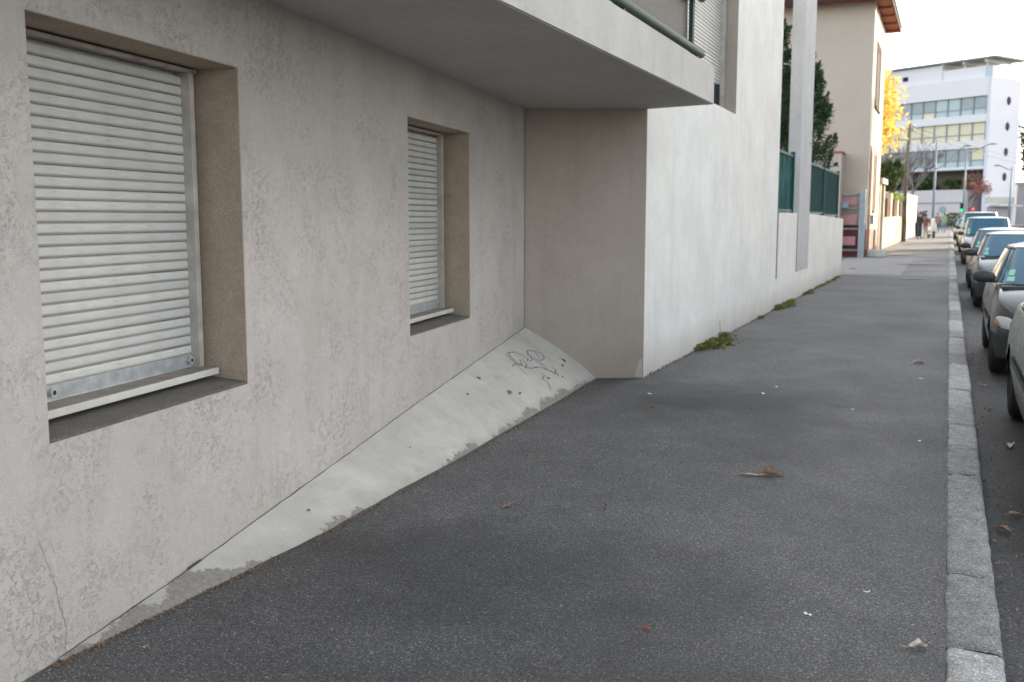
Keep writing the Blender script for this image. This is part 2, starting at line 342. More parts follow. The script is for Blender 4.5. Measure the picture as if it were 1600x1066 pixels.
sheet('driveway', -3.6, -1.2, [30.3, 33, 36, 39, 41.2], .006, M['concrete'])
pp = MB()  # pale patches; the wide far bands stand in for sunlit strips
for (x0, x1, y0, y1) in ((-1.1, -.5, 28.3, 28.9), (-2.3, -1.4, 44, 47), (-1.6, -.2, 36.5, 36.9), (-2.4, -.1, 50.3, 51.1), (-2.2, -.1, 58, 59.5)):
    pp.face([(x0, y0, zg(y0)+.018), (x1, y0, zg(y0)+.018), (x1, y1, zg(y1)+.018), (x0, y1, zg(y1)+.018)])
tag(pp.build('pavement_patch_sunstrip', M['concrete']), kind='structure')

random.seed(4)
kerb = bpy.data.objects.new('kerb', None); col.objects.link(kerb); tag(kerb, kind='structure')
stone_me = []
for k in range(7):
    rs = random.Random(k); L = 1.0
    def kf(a, c, rs=rs, k=k):
        # a along length, c across profile: road bottom -> road face -> top -> pavement side
        prof = [(.205, -.30), (.203, -.10), (.200, -.025), (.194, -.008), (.178, 0), (.12, .003), (.06, .003), (.015, 0), (.004, -.006), (0, -.02), (0, -.2)]
        i = int(round(c*10)); x, z = prof[i]; y = a
        e = min(a, 1-a)
        z -= .012*max(0, 1-e/.022)**2 if i < 10 else 0
        x += .009*mnoise.noise(Vector((a*6, i*.3, k*5)))+.004*mnoise.noise(Vector((a*23, i*.3, k*5))) ; z += .008*mnoise.noise(Vector((a*6, i*.9, k*9+2)))+.004*mnoise.noise(Vector((a*21, i*2.9, k*9+2)))
        return (x, y, z)
    b = MB(); b.grid(kf, 48, 10, flip=False)
    o = b.build('kerb_stone', M['granite'], smooth=True); stone_me.append(o.data); bpy.data.objects.remove(o)
joints = [-.6, .35, 1.25, 2.1, 3.0, 3.93, 4.78, 5.70, 6.72, 7.54, 8.35, 9.2, 10.1, 10.97, 11.95, 12.9]
while joints[-1] < 104: joints.append(joints[-1] + random.uniform(.82, 1.02))
for k, (a, c) in enumerate(zip(joints, joints[1:])):
    o = inst(stone_me[k % 7], 'kerb_stone', kerb, (.062+random.uniform(-.004, .004), a+.006, zg(a)+.006+random.uniform(-.004, .005)), (0, random.uniform(-.012, .012), random.uniform(-.003, .003)), (1, c-a-.012, 1))
fl = MB(); fl.box(.075, .245, -3, 30, -.30, -.018); fl.build('kerb_mortar', M['crack'], kerb)

# ------------------------------------------------------------------ apartment building in front
X0 = -2.773; th = R(8.1); PW = Vector((-2.891, 2.401, 0)); DW = Vector((-math.sin(th), math.cos(th), 0)); NW = Vector((math.cos(th), math.sin(th), 0))
def TW(s, n, z): return PW + DW*s + NW*n + Vector((0, 0, z))
apt = thing('apartment_building', 'off-white rendered apartment block with two closed roller shutters under a long balcony', 'building')
def wallfn(b, s0, s1, z0, z1):
    b.box(s0, s1, -.38, 0, z0, z1)
b = MB(TW)
S = [(-.9, .12), (.12, 1.478), (1.478, 3.64), (3.64, 4.995), (4.995, 6.74)]
for k, (a, c) in enumerate(S):
    if k in (1, 3):
        zb, zt = ((.80, 2.307) if k == 1 else (.785, 2.292))
        b.box(a, c, -.38, 0, -.1, zb); b.box(a, c, -.38, 0, zt, 2.70)
    else: b.box(a, c, -.38, 0, -.1, 2.70)
b.build('wall', M['stucco'], apt)
b = MB(); b.box(-3.3, X0, -9, 1.52, -.1, 2.70); b.build('wall', M['stucco'], apt)
b = MB(); b.prism([(-2.7745, 9.6525), (-2.79, 9.95), (-3.95, 9.5), (-3.844, 9.092)], -.1, 2.72); o = b.build('end_wall', M['stucco_shaded'], apt)
b = MB(); 
b.box(X0-.3, X0, 9.653, 14.04, -.1, 3.03); b.box(X0-.3, X0, 14.04, 17.95, -.1, 10.2); b.box(X0-.3, X0, 7.6, 14.04, 5.35, 10.2)
b.box(X0-.3, X0, -9, 7.6, 3.004, 10.2)
b.box(-9, X0-.3, 17.65, 17.95, -.1, 10.2); b.box(-9, X0-.01, -9, 17.9, 10.2, 10.4); b.box(-9, -8.7, -9, 17.6, -.1, 10.2); b.box(-8.7, X0-.3, -9, -8.7, -.1, 10.2)
b.build('facade_wall', M['stucco_front'], apt)
# window recesses
def shutter(s0, s1, z0, z1):
    rv = MB(TW)
    rv.box(s1-.003, s1+.02, -.37, -.003, z0+.0, z1); rv.box(s0-.02, s0+.003, -.37, -.003, z0, z1); rv.box(s0+.003, s1-.003, -.37, -.003, z1-.003, z1+.02)
    rv.build('window_reveal', M['reveal'], apt)
    fl = MB(TW); fl.prism([(s0+.003, -.37), (s1-.003, -.37), (s1-.003, -.004), (s0+.003, -.004)], z0-.03, lambda s, n: z0 + .012 + .038*min(1, -n/.25))
    fl.build('recess_floor', M['rfloor'], apt)
    sl = MB(TW); sl.box(s0+.02, s1-.05, -.30, -.125, z0+.053, z0+.0845); sl.build('window_sill', M['sill'], apt, bevel=.004)
    tp = MB(TW); tp.box(s0+.013, s1-.014, -.27, -.20, z0+.02, z0+.0525); tp.build('mortar_strip', M['silldirt'], apt)
    tp = MB(TW); tp.box(s0+.024, s1-.054, -.295, -.13, z0+.085, z0+.088); tp.build('sill_dirt', M['silldirt'], apt)
    sh = MB(TW); sh.box(s0+.03, s1-.07, -.33, -.285, z0+.08, z1-.02)
    root = sh.build('roller_shutter', M['pvc'], apt)
    gr = MB(TW); gr.box(s1-.088, s1-.013, -.30, -.262, z0+.086, z1-.014); gr.box(s1-.088, s1-.052, -.262, -.205, z0+.086, z1-.014); gr.box(s1-.052, s1-.0485, -.262, -.222, z0+.086, z1-.014)
    gr.build('guide_rail', M['guide'], root, bevel=.002)
    gr = MB(TW); gr.box(s0+.013, s0+.05, -.30, -.215, z0+.086, z1-.014); gr.build('guide_rail', M['guide'], root)
    tb = MB(TW); tb.box(s0+.03, s1-.03, -.285, -.205, z1-.028, z1-.0125); tb.build('head_rail', M['guide'], root)
    bar = MB(TW); bar.box(s0+.045, s1-.09, -.262, -.246, z0+.090, z0+.150); bar.box(s0+.045, s1-.09, -.262, -.243, z0+.088, z0+.094); bar.build('bottom_bar', M['alu'], root, bevel=.002)
    for ss in (s0+.30 if s1 < 2 else s0+.1, s1-.125):
        k_ = MB(TW); k_.tube([(ss, -.245, z0+.125), (ss, -.225, z0+.125)], .013, 14); k_.tube([(ss, -.2255, z0+.125), (ss, -.2235, z0+.125)], .017, 14); k_.build('stop_ring', M['pvc'], root, smooth=False)
        k_ = MB(TW); k_.tube([(ss, -.224, z0+.125), (ss, -.2225, z0+.125)], .010, 12); k_.build('stop_hole', M['black'], root)
    # one slat, shared mesh
    L = (s1-.075) - (s0+.045); prof = [(.0, -.008), (.0008, 0), (.003, .0012), (.0048, .0002), (.006, .001), (.009, .0026), (.014, .0034), (.026, .0040), (.037, .0034), (.042, .0022), (.0444, -.0005), (.0449, -.008)]
    sb = MB()
    for a, c in zip(prof, prof[1:]): sb.face([(0, a[1], a[0]), (L, a[1], a[0]), (L, c[1], c[0]), (0, c[1], c[0])])
    o = sb.build('slat', M['slat'], root); me = o.data; bpy.data.objects.remove(o)
    z = z0+.150; rs = random.Random(int(s0*10)); rz = math.atan2(DW.y, DW.x)
    while z < z1-.055:
        q = TW(s0+.045, -.254, z); o = inst(me, 'slat', root, q - NW*rs.uniform(0, .0022), (0, rs.uniform(-.0011, .0011), rz), (1, -1, 1)); z += .0452
shutter(.12, 1.478, .80, 2.307); shutter(3.64, 4.995, .785, 2.292)
# plinth: concrete fillet that grows towards the recess
top = [(-2.907, 2.50, .004), (-3.009, 3.25, .050), (-3.143, 4.183, .128), (-3.252, 4.935, .188), (-3.40, 5.976, .283), (-3.842, 9.098, .522)]
bot = [(-2.875, 2.50, 0), (-2.862, 3.25, 0), (-2.84, 4.20, 0), (-2.885, 4.95, 0), (-2.925, 6.0, 0), (-3.185, 9.44, 0)]
def lerp_poly(P, t):
    f = t*(len(P)-1); i = min(int(f), len(P)-2); f -= i; return [P[i][k]*(1-f)+P[i+1][k]*f for k in range(3)]
def plf(u, v):
    a = lerp_poly(top, u); c = lerp_poly(bot, u); w = .010*mnoise.noise(Vector((u*22, 0, 1))) * (v > .9)
    q = [a[k]*(1-v)+c[k]*v for k in range(3)]; q[0] += w; q[2] -= .02*v**8
    h = a[2]
    q[2] += .05*h*math.sin(math.pi*v); return q
b = MB(); b.grid(plf, 90, 14, flip=True)
plinth = b.build('concrete_plinth', M['plinth'], apt, smooth=True)
# gap between wall and plinth, cracks in the render
def ribbon(b, pts, w, n):
    n = Vector(n)
    for a, c in zip(pts, pts[1:]):
        a = Vector(a); c = Vector(c); d = (c-a).cross(n).normalized()
        wa = w(a) if callable(w) else w
        b.face([a-d*wa, c-d*wa, c+d*wa, a+d*wa])
rs = random.Random(3)
b = MB(); pts = []
for k in range(91):
    q = lerp_poly(top, k/90); pts.append((q[0]+NW.x*.004, q[1]+NW.y*.004, q[2]+.003+rs.uniform(-.002, .002)))
ribbon(b, pts, lambda a: .0022+.0018*mnoise.noise(Vector((a[1]*5, 0, 0)))+ (.007 if 3.28 < a[1] < 3.4 else 0), NW); b.build('joint_crack', M['crack'], apt)
def wallcrack(name, ss, w):
    b = MB(); pts = [TW(s_, .002, z_) for s_, z_ in ss]; ribbon(b, pts, w, NW); return b.build(name, M['crack'], apt)
rs = random.Random(8)
def jag(a, c, n, j): return [(a[0]+(c[0]-a[0])*k/n+rs.uniform(-j, j)*(0 < k < n), a[1]+(c[1]-a[1])*k/n) for k in range(n+1)]
wallcrack('wall_crack', jag((.135, .01), (.15, .10), 8, .004)+jag((.147, .11), (.10, .30), 12, .006), .0010)
wallcrack('wall_crack', jag((.10, .30), (.035, .47), 12, .006), .0006)
def blotch(name, c, rx, rz_, mat, T=TW, off=.0012, seed=0, parent=None):
    b = MB(T); n = 26; b.face([(c[0]+rx*math.cos(2*math.pi*j/n)*(1+.45*mnoise.noise(Vector((j*.9, seed, 0)))), off, c[1]+rz_*math.sin(2*math.pi*j/n)*(1+.45*mnoise.noise(Vector((j*.8, seed, 5))))) for j in range(n)]); return b.build(name, mat, parent or apt)
b = MB(); e_ = Vector((-.887, -.461, 0)); q0 = Vector((-2.7745, 9.6525, 0)) + Vector((.461, -.887, 0))*.002
b.face([q0+e_*a+Vector((0, 0, z)) for a, z in ((.012, .004), (.075, .012), (.085, .06), (.055, .11), (.045, .17), (.02, .20), (.012, .14))]); b.build('paint_patch', M['paper_pale'], apt)
# graffiti on the plinth: thin pen strokes lying on the slope
def plpt(u, v):
    q = plf(u, v); return Vector(q) + Vector((.004, -.0005, .004))
def stroke(pts, w=.004):
    b = MB(); P3 = []
    for k in range(len(pts)-1):
        a, c = pts[k], pts[k+1]
        for j in range(6): P3.append(plpt(a[0]+(c[0]-a[0])*j/6, a[1]+(c[1]-a[1])*j/6))
    P3.append(plpt(*pts[-1])); ribbon(b, P3, w, (.5, 0, .8)); return b
GR = [[(0.9325, 0.15), (0.93, 0.26), (0.925, 0.41), (0.9225, 0.53)], [(0.9375, 0.15), (0.945, 0.19), (0.9475, 0.28), (0.9475, 0.36), (0.9425, 0.38)], [(0.9375, 0.15), (0.9325, 0.26), (0.93, 0.37)], [(0.9375, 0.31), (0.9325, 0.38), (0.9275, 0.32), (0.92, 0.33)], [(0.94, 0.32), (0.9375, 0.41), (0.93, 0.45)], [(0.96, 0.26), (0.9525, 0.33), (0.9525, 0.45), (0.955, 0.54), (0.9525, 0.6)], [(0.96, 0.27), (0.9675, 0.33), (0.97, 0.41), (0.965, 0.47), (0.9575, 0.47), (0.955, 0.42)], [(0.965, 0.34), (0.9625, 0.39), (0.9625, 0.44)], [(0.955, 0.34), (0.95, 0.4), (0.945, 0.4)], [(0.9525, 0.49), (0.95, 0.59), (0.9525, 0.65)], [(0.94, 0.6), (0.94, 0.68), (0.9425, 0.72)], [(0.9375, 0.65), (0.9325, 0.67), (0.9325, 0.75), (0.9275, 0.83)], [(0.9425, 0.49), (0.9475, 0.55), (0.9525, 0.64), (0.9575, 0.71)], [(0.96, 0.61), (0.96, 0.66), (0.9525, 0.7)], [(0.93, 0.37), (0.935, 0.48), (0.945, 0.52)], [(0.9575, 0.71), (0.9525, 0.74)]]
for g in GR: stroke(g, .0034).build('graffiti_stroke', M['ink'], plinth)
for (u, v, l, w) in [(0.985, 0.62, 0.012, 0.03), (0.975, 0.66, 0.008, 0.02), (0.8775, 0.21, 0.01, 0.03), (0.885, 0.59, 0.016, 0.03), (0.8925, 0.67, 0.016, 0.015), (0.85, 0.31, 0.012, 0.015), (0.94, 0.7, 0.01, 0.015), (0.9575, 0.77, 0.006, 0.012), (0.405, 0.44, 0.02, 0.03), (0.7025, 0.49, 0.01, 0.015)]:
    q = plpt(u, v); b = MB(); k = 9
    b.face([plpt(u+l*math.cos(2*math.pi*j/k)/7*(1+.3*math.sin(j*2.3)), v+w*math.sin(2*math.pi*j/k)*(1+.3*math.cos(j*1.7))) for j in range(k)]); b.build('scuff_mark', M['ink'], plinth)
# balcony
b = MB(); b.prism([(-2.088, -5), (-2.088, 9.5), (-2.7725, 9.645), (-3.842, 9.089), (-6, 8.9), (-6, -5)], 2.674, 3.0)
balc = b.build('balcony_slab', M['balcony'], apt)
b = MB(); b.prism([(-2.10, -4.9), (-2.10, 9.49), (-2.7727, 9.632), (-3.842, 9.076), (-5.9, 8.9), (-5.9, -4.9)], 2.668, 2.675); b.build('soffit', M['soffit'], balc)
b = MB(); b.tube([(-2.13, -4.8, 3.075), (-2.13, 9.13, 3.075)], .036, 14); b.build('rail_tube', M['railgreen'], balc, smooth=True)
for z in (3.56, 4.02):
    b = MB(); b.tube([(-2.13, -4.8, z), (-2.13, 9.13, z)], .033, 14); b.build('rail_tube', M['railgreen'], balc, smooth=True)
for y in (8.96, 6.78, 4.6, 2.4):
    b = MB(); b.box(-2.20, -2.165, y-.032, y+.032, 3.0, 4.0); b.build('rail_post', M['railgreen'], balc)
    b = MB(); b.box(-2.19, -2.12, y-.03, y+.03, 2.999, 3.045); b.build('rail_foot', M['railgreen'], balc)
for a, c in ((6.83, 8.91), (4.65, 6.73), (2.45, 4.55)):
    b = MB(); b.box(-2.215, -2.209, a, c, 3.13, 3.98); b.build('rail_panel', M['panel'], balc)
# french window with shutter above the balcony
fw = MB(); fw.box(-3.35, -3.0, 7.65, 13.93, 3.06, 5.35); fwo = fw.build('roller_shutter', M['sill'], apt)
sb = MB(); prof = [(0, 0), (.006, .008), (.022, .012), (.038, .008), (.0445, 0)]
for a, c in zip(prof, prof[1:]): sb.face([(a[1], 0, a[0]), (a[1], 6.26, a[0]), (c[1], 6.26, c[0]), (c[1], 0, c[0])])
o = sb.build('slat', M['slat'], fwo); me = o.data; bpy.data.objects.remove(o)
z = 3.42
while z < 5.25: inst(me, 'slat', fwo, (-2.999, 7.66, z)); z += .0452
b = MB(); b.box(-3.0, -2.93, 13.93, 13.99, 3.07, 5.35); b.build('guide_rail', M['guide'], fwo)
b = MB(); b.box(-3.0, -2.965, 13.80, 13.86, 3.07, 3.42); b.box(-3.0, -2.965, 12.6, 12.72, 3.07, 3.42); b.build('door_frame', M['railgreen'], fwo)
b = MB(); b.box(-2.999, -2.975, 12.72, 13.80, 3.09, 3.40); b.build('door_pane', M['darkwin'], fwo)
b = MB(); b.box(X0-.27, X0-.002, 14.028, 14.05, 3.0, 5.35); b.build('window_reveal', M['stucco_shaded'], apt)
b = MB(); b.box(-3.02, X0-.06, 9.7, 13.7, 3.029, 3.065); b.build('window_sill', M['sill'], apt)

# ------------------------------------------------------------------ fin, low wall, fence, trees
b = MB(); b.box(X0-.24, X0-.001, 20.62, 22.32, .5, 10.2); fin = thing('concrete_fin', 'tall flat grey-white concrete fin rising between the two green fence bays', 'pillar', (X0, 21.4, 0))
o = b.build('shaft', M['fin'], fin); o.location = (-X0, -21.4, 0)
lw = thing('boundary_wall', 'low white rendered wall carrying green metal fence panels', 'wall', (X0, 24, 0))
def lwb(bm, name, mat=None):
    o = bm.build(name, mat or M['stucco_front'], lw); o.location = (-X0, -24, 0); return o
b = MB(); b.box(X0-.25, X0, 18.13, 20.46, .54, 1.71); lwb(b, 'wall_panel')
b = MB(); b.box(X0-.25, X0, 17.951, 22.33, -.1, .54); lwb(b, 'wall_base')
b = MB(); b.prism([(X0-.25, 22.33), (X0, 22.33), (X0, 29.81), (X0-.25, 29.81)], -.1, lambda x, y: 1.71-.0145*(y-22.3)); lwb(b, 'wall_panel')
b = MB(); b.box(X0-.2, X0-.012, 17.951, 18.13, .54, 1.71); b.box(X0-.2, X0-.012, 20.46, 20.62, .54, 1.7); lwb(b, 'slit_shade', M['crack'])  # dark filler put in for the shade inside the open slits
fence = thing('metal_fence', 'dark green metal fence with privacy sheets on the low white wall', 'fence', (X0-.12, 24, 1.7))
def fb(bm, name, mat):
    o = bm.build(name, mat, fence); o.location = (-(X0-.12), -24, -1.7); return o
xf = X0-.10
def bay(y0, y1, sheetmat):
    zt, zb = 2.87, (1.71 if y0 < 22 else 1.70-.0145*(y0-22.3))
    for z in (zt-.05, zb+.05):
        b = MB(); b.box(xf-.02, xf+.02, y0+.04, y1-.04, z-.03, z+.02); fb(b, 'fence_rail', M['fencegreen'])
    b = MB(); b.box(xf-.012, xf-.006, y0+.05, y1-.05, zb+.07, zt-.08); fb(b, 'privacy_sheet', sheetmat)
    b = MB(); y = y0+.1
    while y < y1-.08: b.box(xf-.005, xf+.001, y, y+.012, zb+.07, zt-.08); y += .12
    o = fb(b, 'wire_grid', M['fencegreen']); tag(o, kind='stuff')
def fpost(y, z0=1.7):
    b = MB(); b.box(xf-.04, xf+.04, y-.04, y+.04, z0-.1, 2.90); fb(b, 'fence_post', M['fencegreen'])
bay(17.97, 20.3, M['meshleafshade']); fpost(20.3)
fpost(22.4, 1.7); bay(22.4, 25.5, M['mesh']); fpost(25.5, 1.65); bay(25.5, 28.9, M['mesh']); fpost(28.9, 1.6)

def leafmesh(name, pts, size, mat, parent=None, seed=0, elong=1.6, loc=None):
    """many small folded leaf quads at the given points"""
    rs = np.random.RandomState(seed); pts = np.asarray(pts); n = len(pts)
    a = rs.normal(size=(n, 3)); a /= np.linalg.norm(a, axis=1)[:, None]
    c = np.cross(a, rs.normal(size=(n, 3))); c /= np.linalg.norm(c, axis=1)[:, None]
    s = size*(.6+.8*rs.rand(n))[:, None]
    V = np.stack([pts-a*s*elong, pts+c*s*.6, pts+a*s*elong, pts-c*s*.6], 1).reshape(-1, 3)
    me = bpy.data.meshes.new(name); me.vertices.add(4*n); me.vertices.foreach_set('co', V.ravel())
    me.loops.add(4*n); me.loops.foreach_set('vertex_index', np.arange(4*n)); me.polygons.add(n)
    me.polygons.foreach_set('loop_start', np.arange(0, 4*n, 4)); me.polygons.foreach_set('loop_total', np.full(n, 4)); me.update(); me.validate()
    me.materials.append(mat); o = bpy.data.objects.new(name, me); col.objects.link(o)
    if parent: o.parent = parent
    if loc: o.location = loc
    return o
def cloud(n, fn, seed):
    rs = np.random.RandomState(seed); out = []
    while len(out) < n:
        q = rs.rand(3)*2-1; r = fn(q)
        if r is not None: out.append(r)
    return out
def conifer(x, y, h, r, label, seed, n=9000, lean=.04):
    t = thing('conifer_tree', label, 'tree', (x, y, 0), group='conifers behind the green fence')
    rs = np.random.RandomState(seed); pts = []
    for k in range(230):
        z = h*(.12+.86*rs.rand()**.9); rr = r*(1-(z/h)**2.2)**.8*(.75+.4*rs.rand()); a = rs.rand()*6.28
        base = np.array([rr*.75*math.cos(a), rr*.75*math.sin(a), z-.1]); d = np.array([math.cos(a)*.35, math.sin(a)*.35, 1.]); L = .28+.25*rs.rand()
        m = n//230; tt = rs.rand(m, 1); pts.append(base+d*L*tt + rs.normal(size=(m, 3))*.09*(1.15-tt))
    P_ = np.concatenate(pts); wx = P_[:, 0]+x; P_ = P_[(wx < -2.98) | ((P_[:, 2] > 2.95) & (wx < -2.72))]
    leafmesh('crown', P_, .023, M['conifer'], t, seed)
    b = MB(); b.tube([(0, 0, -.2), (.02, 0, h*.4), (0, .02, h*.9)], [.12, .08, .02], 7); b.build('trunk', M['bark'], t)
    return t
conifer(-3.7, 21.9, 5.9, 1.15, 'dark conifer left of the concrete fin, behind the first green fence bay', 1, 32000)
conifer(-3.6, 27.0, 5.7, 1.30, 'dark conifer right of the concrete fin, behind the second green fence bay', 2, 42000)

# ------------------------------------------------------------------ gate and beige house
gate = thing('driveway_gate', 'grey tubular driveway gate with pink boards beside the beige house', 'gate', (-3.2, 41.9, zg(42)))
b = MB(); b.box(-.10, .13, -.07, .07, 0, 2.68); b.build('gate_post', M['steel'], gate)
for z in (.27, 1.12, 1.92, 2.46, ):
    b = MB(); b.tube([(-2.6, 0, z), (-.1, 0, z)], .045, 10); b.build('gate_bar', M['steel'], gate, smooth=True)
for x in (-.82, -1.7):
    b = MB(); b.box(x-.04, x+.04, -.035, .035, .2, 2.5); b.build('gate_upright', M['steel'], gate)
for z0, z1 in ((.47, .82), (1.28, 1.66), (2.06, 2.40)):
    b = MB(); b.box(-2.5, -.22, .06, .10, z0, z1); b.build('board', M['pinkboard'], gate)
b = MB(); b.box(-1.0, -.5, -.22, -.06, 1.93, 2.2); b.tube([(-.9, -.15, 1.93), (-.9, -.15, 1.65)], .05, 8); b.build('gate_motor', M['steel'], gate, bevel=.03)
house = thing('beige_house', 'two-storey beige and cream house with red-brown plinth and deep timber eaves', 'house', (-3, 42.4, 0))
hx = -3.05
def hb(bm, name, mat, **kw):
    o = bm.build(name, mat, house, **kw); o.location = (3, -42.4, 0); return o
b = MB(); b.box(-13, hx-.02, 42.4, 49.4, -.1, 10.05); hb(b, 'wall', M['house_side'])
b = MB(); b.box(hx-.02, hx, 42.4, 49.4, 1.18, 10.05); hb(b, 'street_wall', M['house_front'])
b = MB(); b.box(hx-.02, hx+.012, 42.39, 49.41, -.1, 1.18); hb(b, 'plinth', M['redbrown'])
b = MB(); b.box(-13, hx-.03, 42.375, 42.4, -.1, 1.35); hb(b, 'plinth', M['redbrown'])
b = MB(); b.prism([(-13.6, 41.6), (-2.5, 41.6), (-2.5, 50.0), (-13.6, 50.0)], 10.05, 10.17); hb(b, 'soffit', M['eave'])
b = MB(); b.box(-13.7, -2.48, 41.55, 41.6, 9.98, 10.25); b.box(-2.50, -2.45, 41.6, 50.05, 10.0, 10.28); hb(b, 'fascia', M['eavedark'])
y = 41.8
while y < 50:
    b = MB(); b.box(-3.05, -2.52, y, y+.14, 9.95, 10.05); hb(b, 'rafter', M['eave']); y += 1.8
b = MB(); v = [(-13.7,41.5,10.25),(-2.4,41.5,10.25),(-2.4,50.1,10.25),(-13.7,50.1,10.25),(-9,46,12.6),(-6.6,46,12.6),(-6.6,49,12.6),(-9,49,12.6)]
for f in ((0,1,5,4),(1,2,6,5),(2,3,7,6),(3,0,4,7),(4,5,6,7),(3,2,1,0)): b.face([v[i] for i in f])
hb(b, 'roof', M['tile'])
b = MB(); b.box(-12, -3.99, 41.2, 42.37, -.1, 4.15); hb(b, 'side_annex', M['house_side'])
b = MB(); b.box(-12, -3.95, 41.15, 42.37, 4.15, 4.22); hb(b, 'annex_cap', M['tile'])
def opening(y0, y1, z0, z1, name, fm, pm, fr=.12, sub='pane'):  # flat openings; dark leaf and surround colours stand in for recess shade
    b = MB(); b.box(hx, hx+.03, y0, y0+fr, z0, z1); b.box(hx, hx+.03, y1-fr, y1, z0, z1); b.box(hx, hx+.03, y0+fr, y1-fr, z1-fr, z1)
    b.box(hx, hx+.07, y0-.03, y1+.03, z0-.1, z0)
    f = hb(b, name, fm); p = MB(); p.box(hx+.002, hx+.012, y0+fr, y1-fr, z0, z1-fr); o = p.build(sub, pm, f)
    return f
opening(42.85, 43.9, .35, 4.5, 'door_surround', M['redbrown'], M['eavedark'], .2, 'door_leaf')
opening(45.2, 46.7, 1.95, 4.6, 'window', M['redbrown'], M['eavedark'], .3)
opening(44.0, 46.6, 6.2, 8.8, 'window', M['eavedark'], M['darkwin'], .25)
b = MB(); b.box(hx+.001, hx+.14, 44.4, 45.0, 1.38, 1.75); hb(b, 'meter_box', M['steel'], bevel=.02)
b = MB(); b.tube([(hx+.05, 46.6, .15), (hx+.05, 46.6, 1.1)], .05, 8); hb(b, 'downpipe', M['stone'])
b = MB(); b.box(-.38, .38, -.3, .3, -.02, .3); st = b.build('stone_block', M['stone'], bevel=.07); st.location = (-2.62, 42.6, zg(42.6)); tag(st, 'pale rough stone block at the corner of the house by the gate', 'stone block')
dc = MB(); dc.tube([(-2.72, 33.2, .01+zg(33)), (-2.72, 33.2, .018+zg(33))], .11, 16); dc = dc.build('drain_cover', M['black']); tag(dc, 'small round dark drain cover in the driveway apron', 'drain cover')

# garden wall drawing slightly nearer to the street
GA, GB = Vector((-3.0, 49.5, 0)), Vector((-2.30, 84, 0)); gd = (GB-GA).normalized(); gn = Vector((gd.y, -gd.x, 0))
def TG(a, n, z): q = GA+gd*a+gn*n; return (q.x, q.y, z+zg(q.y))
gwall = thing('garden_wall', 'sunlit cream garden wall with piers and grille openings beyond the house', 'wall', (0, 0, 0))
b = MB(TG); b.box(.0, .35, -.5, 0, -.1, 3.1); b.build('pier', M['cream'], gwall)
b = MB(TG); b.box(2.1, 2.6, -.5, .0, -.1, 3.1); b.build('pier', M['cream'], gwall)
b = MB(TG); b.box(-.15, 2.75, -.6, .1, 3.1, 3.35); b.build('coping', M['cream'], gwall)
b = MB(TG); b.box(.35, 2.1, -.2, -.12, -.05, 2.85); gdoor = b.build('garden_door', M['greydoor'], gwall)
b = MB(TG); b.box(.35, 2.1, -.2, -.1, 2.85, 3.1); b.build('lintel', M['cream'], gwall)
piers = [2.6, 7.6, 12.6, 17.6]
for a, c in zip(piers, piers[1:]):
    b = MB(TG); b.box(a, c-.8, -.3, -.03, -.1, 1.45); b.build('low_wall', M['cream'], gwall)
    b = MB(TG); b.box(a, c-.8, -.32, .01, 1.45, 1.52); b.build('coping', M['cream'], gwall)
    b = MB(TG); b.box(c-.8, c, -.35, 0, -.1, 2.75 if a < 3 else 2.65); b.build('pier', M['cream'], gwall)
    for g in range(9):
        b = MB(TG); xx = a+.25+g*(c-.8-a-.4)/9; b.tube([(xx, -.16, 1.5), (xx, -.16, 2.5)], .02, 5); b.build('grille_bar', M['redbrown'], gwall)
ww = thing('white_garden_wall', 'plain bright white wall at the far end of the garden walls', 'wall', (0, 0, 0))
b = MB(TG); b.box(17.62, 32, -.3, .02, -.1, 2.85); b.build('wall', M['whitewall'], ww); b = MB(TG); b.box(17.62, 32, -.34, .06, 2.85, 2.93); b.build('coping', M['whitewall'], ww)
def bush(name, label, cat, c, r, n, mat, size, seed, trunk=True, group=None, blobs=14, bark='bark'):
    t = thing(name, label, cat, (c[0], c[1], zg(c[1])), group=group); rs = np.random.RandomState(seed); pts = []
    for k in range(blobs):
        q = rs.normal(size=3); q /= np.linalg.norm(q); q *= rs.rand()**.4*.8; ctr = np.array([q[0]*r[0], q[1]*r[1], c[2]-zg(c[1])+q[2]*r[2]])
        m = n//blobs; p = rs.normal(size=(m, 3)); p /= np.linalg.norm(p, axis=1)[:, None]; p *= (rs.rand(m, 1)**.33)
        pts.append(ctr+p*np.array(r)*(.25+.2*rs.rand()))
    leafmesh('crown' if trunk else 'foliage', np.concatenate(pts), size, mat, t, seed)
    if trunk:
        b = MB(); z1 = c[2]-zg(c[1]); b.tube([(0, 0, -.1), (.05, 0, z1*.5), (0, .05, z1+r[2]*.5)], [.14, .1, .03], 7)
        for k in range(6):
            a = k*1.05; b.tube([(0, 0, z1-r[2]*.4+k*.1), (r[0]*.6*math.cos(a), r[1]*.6*math.sin(a), z1+r[2]*(.1+.08*k))], [.05, .015], 5)
        b.build('trunk', M[bark], t)
    return t
bush('yellow_tree', 'bright golden-yellow autumn tree rising behind the cream garden wall', 'tree', (-4.2, 56.5, 6.9), (1.75, 2.2, 3.2), 2800, M['yellow'], .10, 5, blobs=40)
bush('evergreen_shrub', 'dark green shrub below the yellow tree behind the garden wall', 'shrub', (-3.15, 62.5, 4.1), (.7, 1.5, 1.1), 3000, M['shrub'], .07, 6, blobs=14)
bush('hedge_plant', 'lime green climber spilling over the garden wall between its piers', 'plant', (-3.0, 63, 2.85), (.5, 2.5, .35), 1500, M['lime'], .06, 7, False)
bush('garden_bush', 'brown-green bush filling the garden wall grille near the house', 'shrub', (-3.5, 57.8, 2.0), (.45, 2.0, .9), 1600, M['litter'], .07, 9, False)
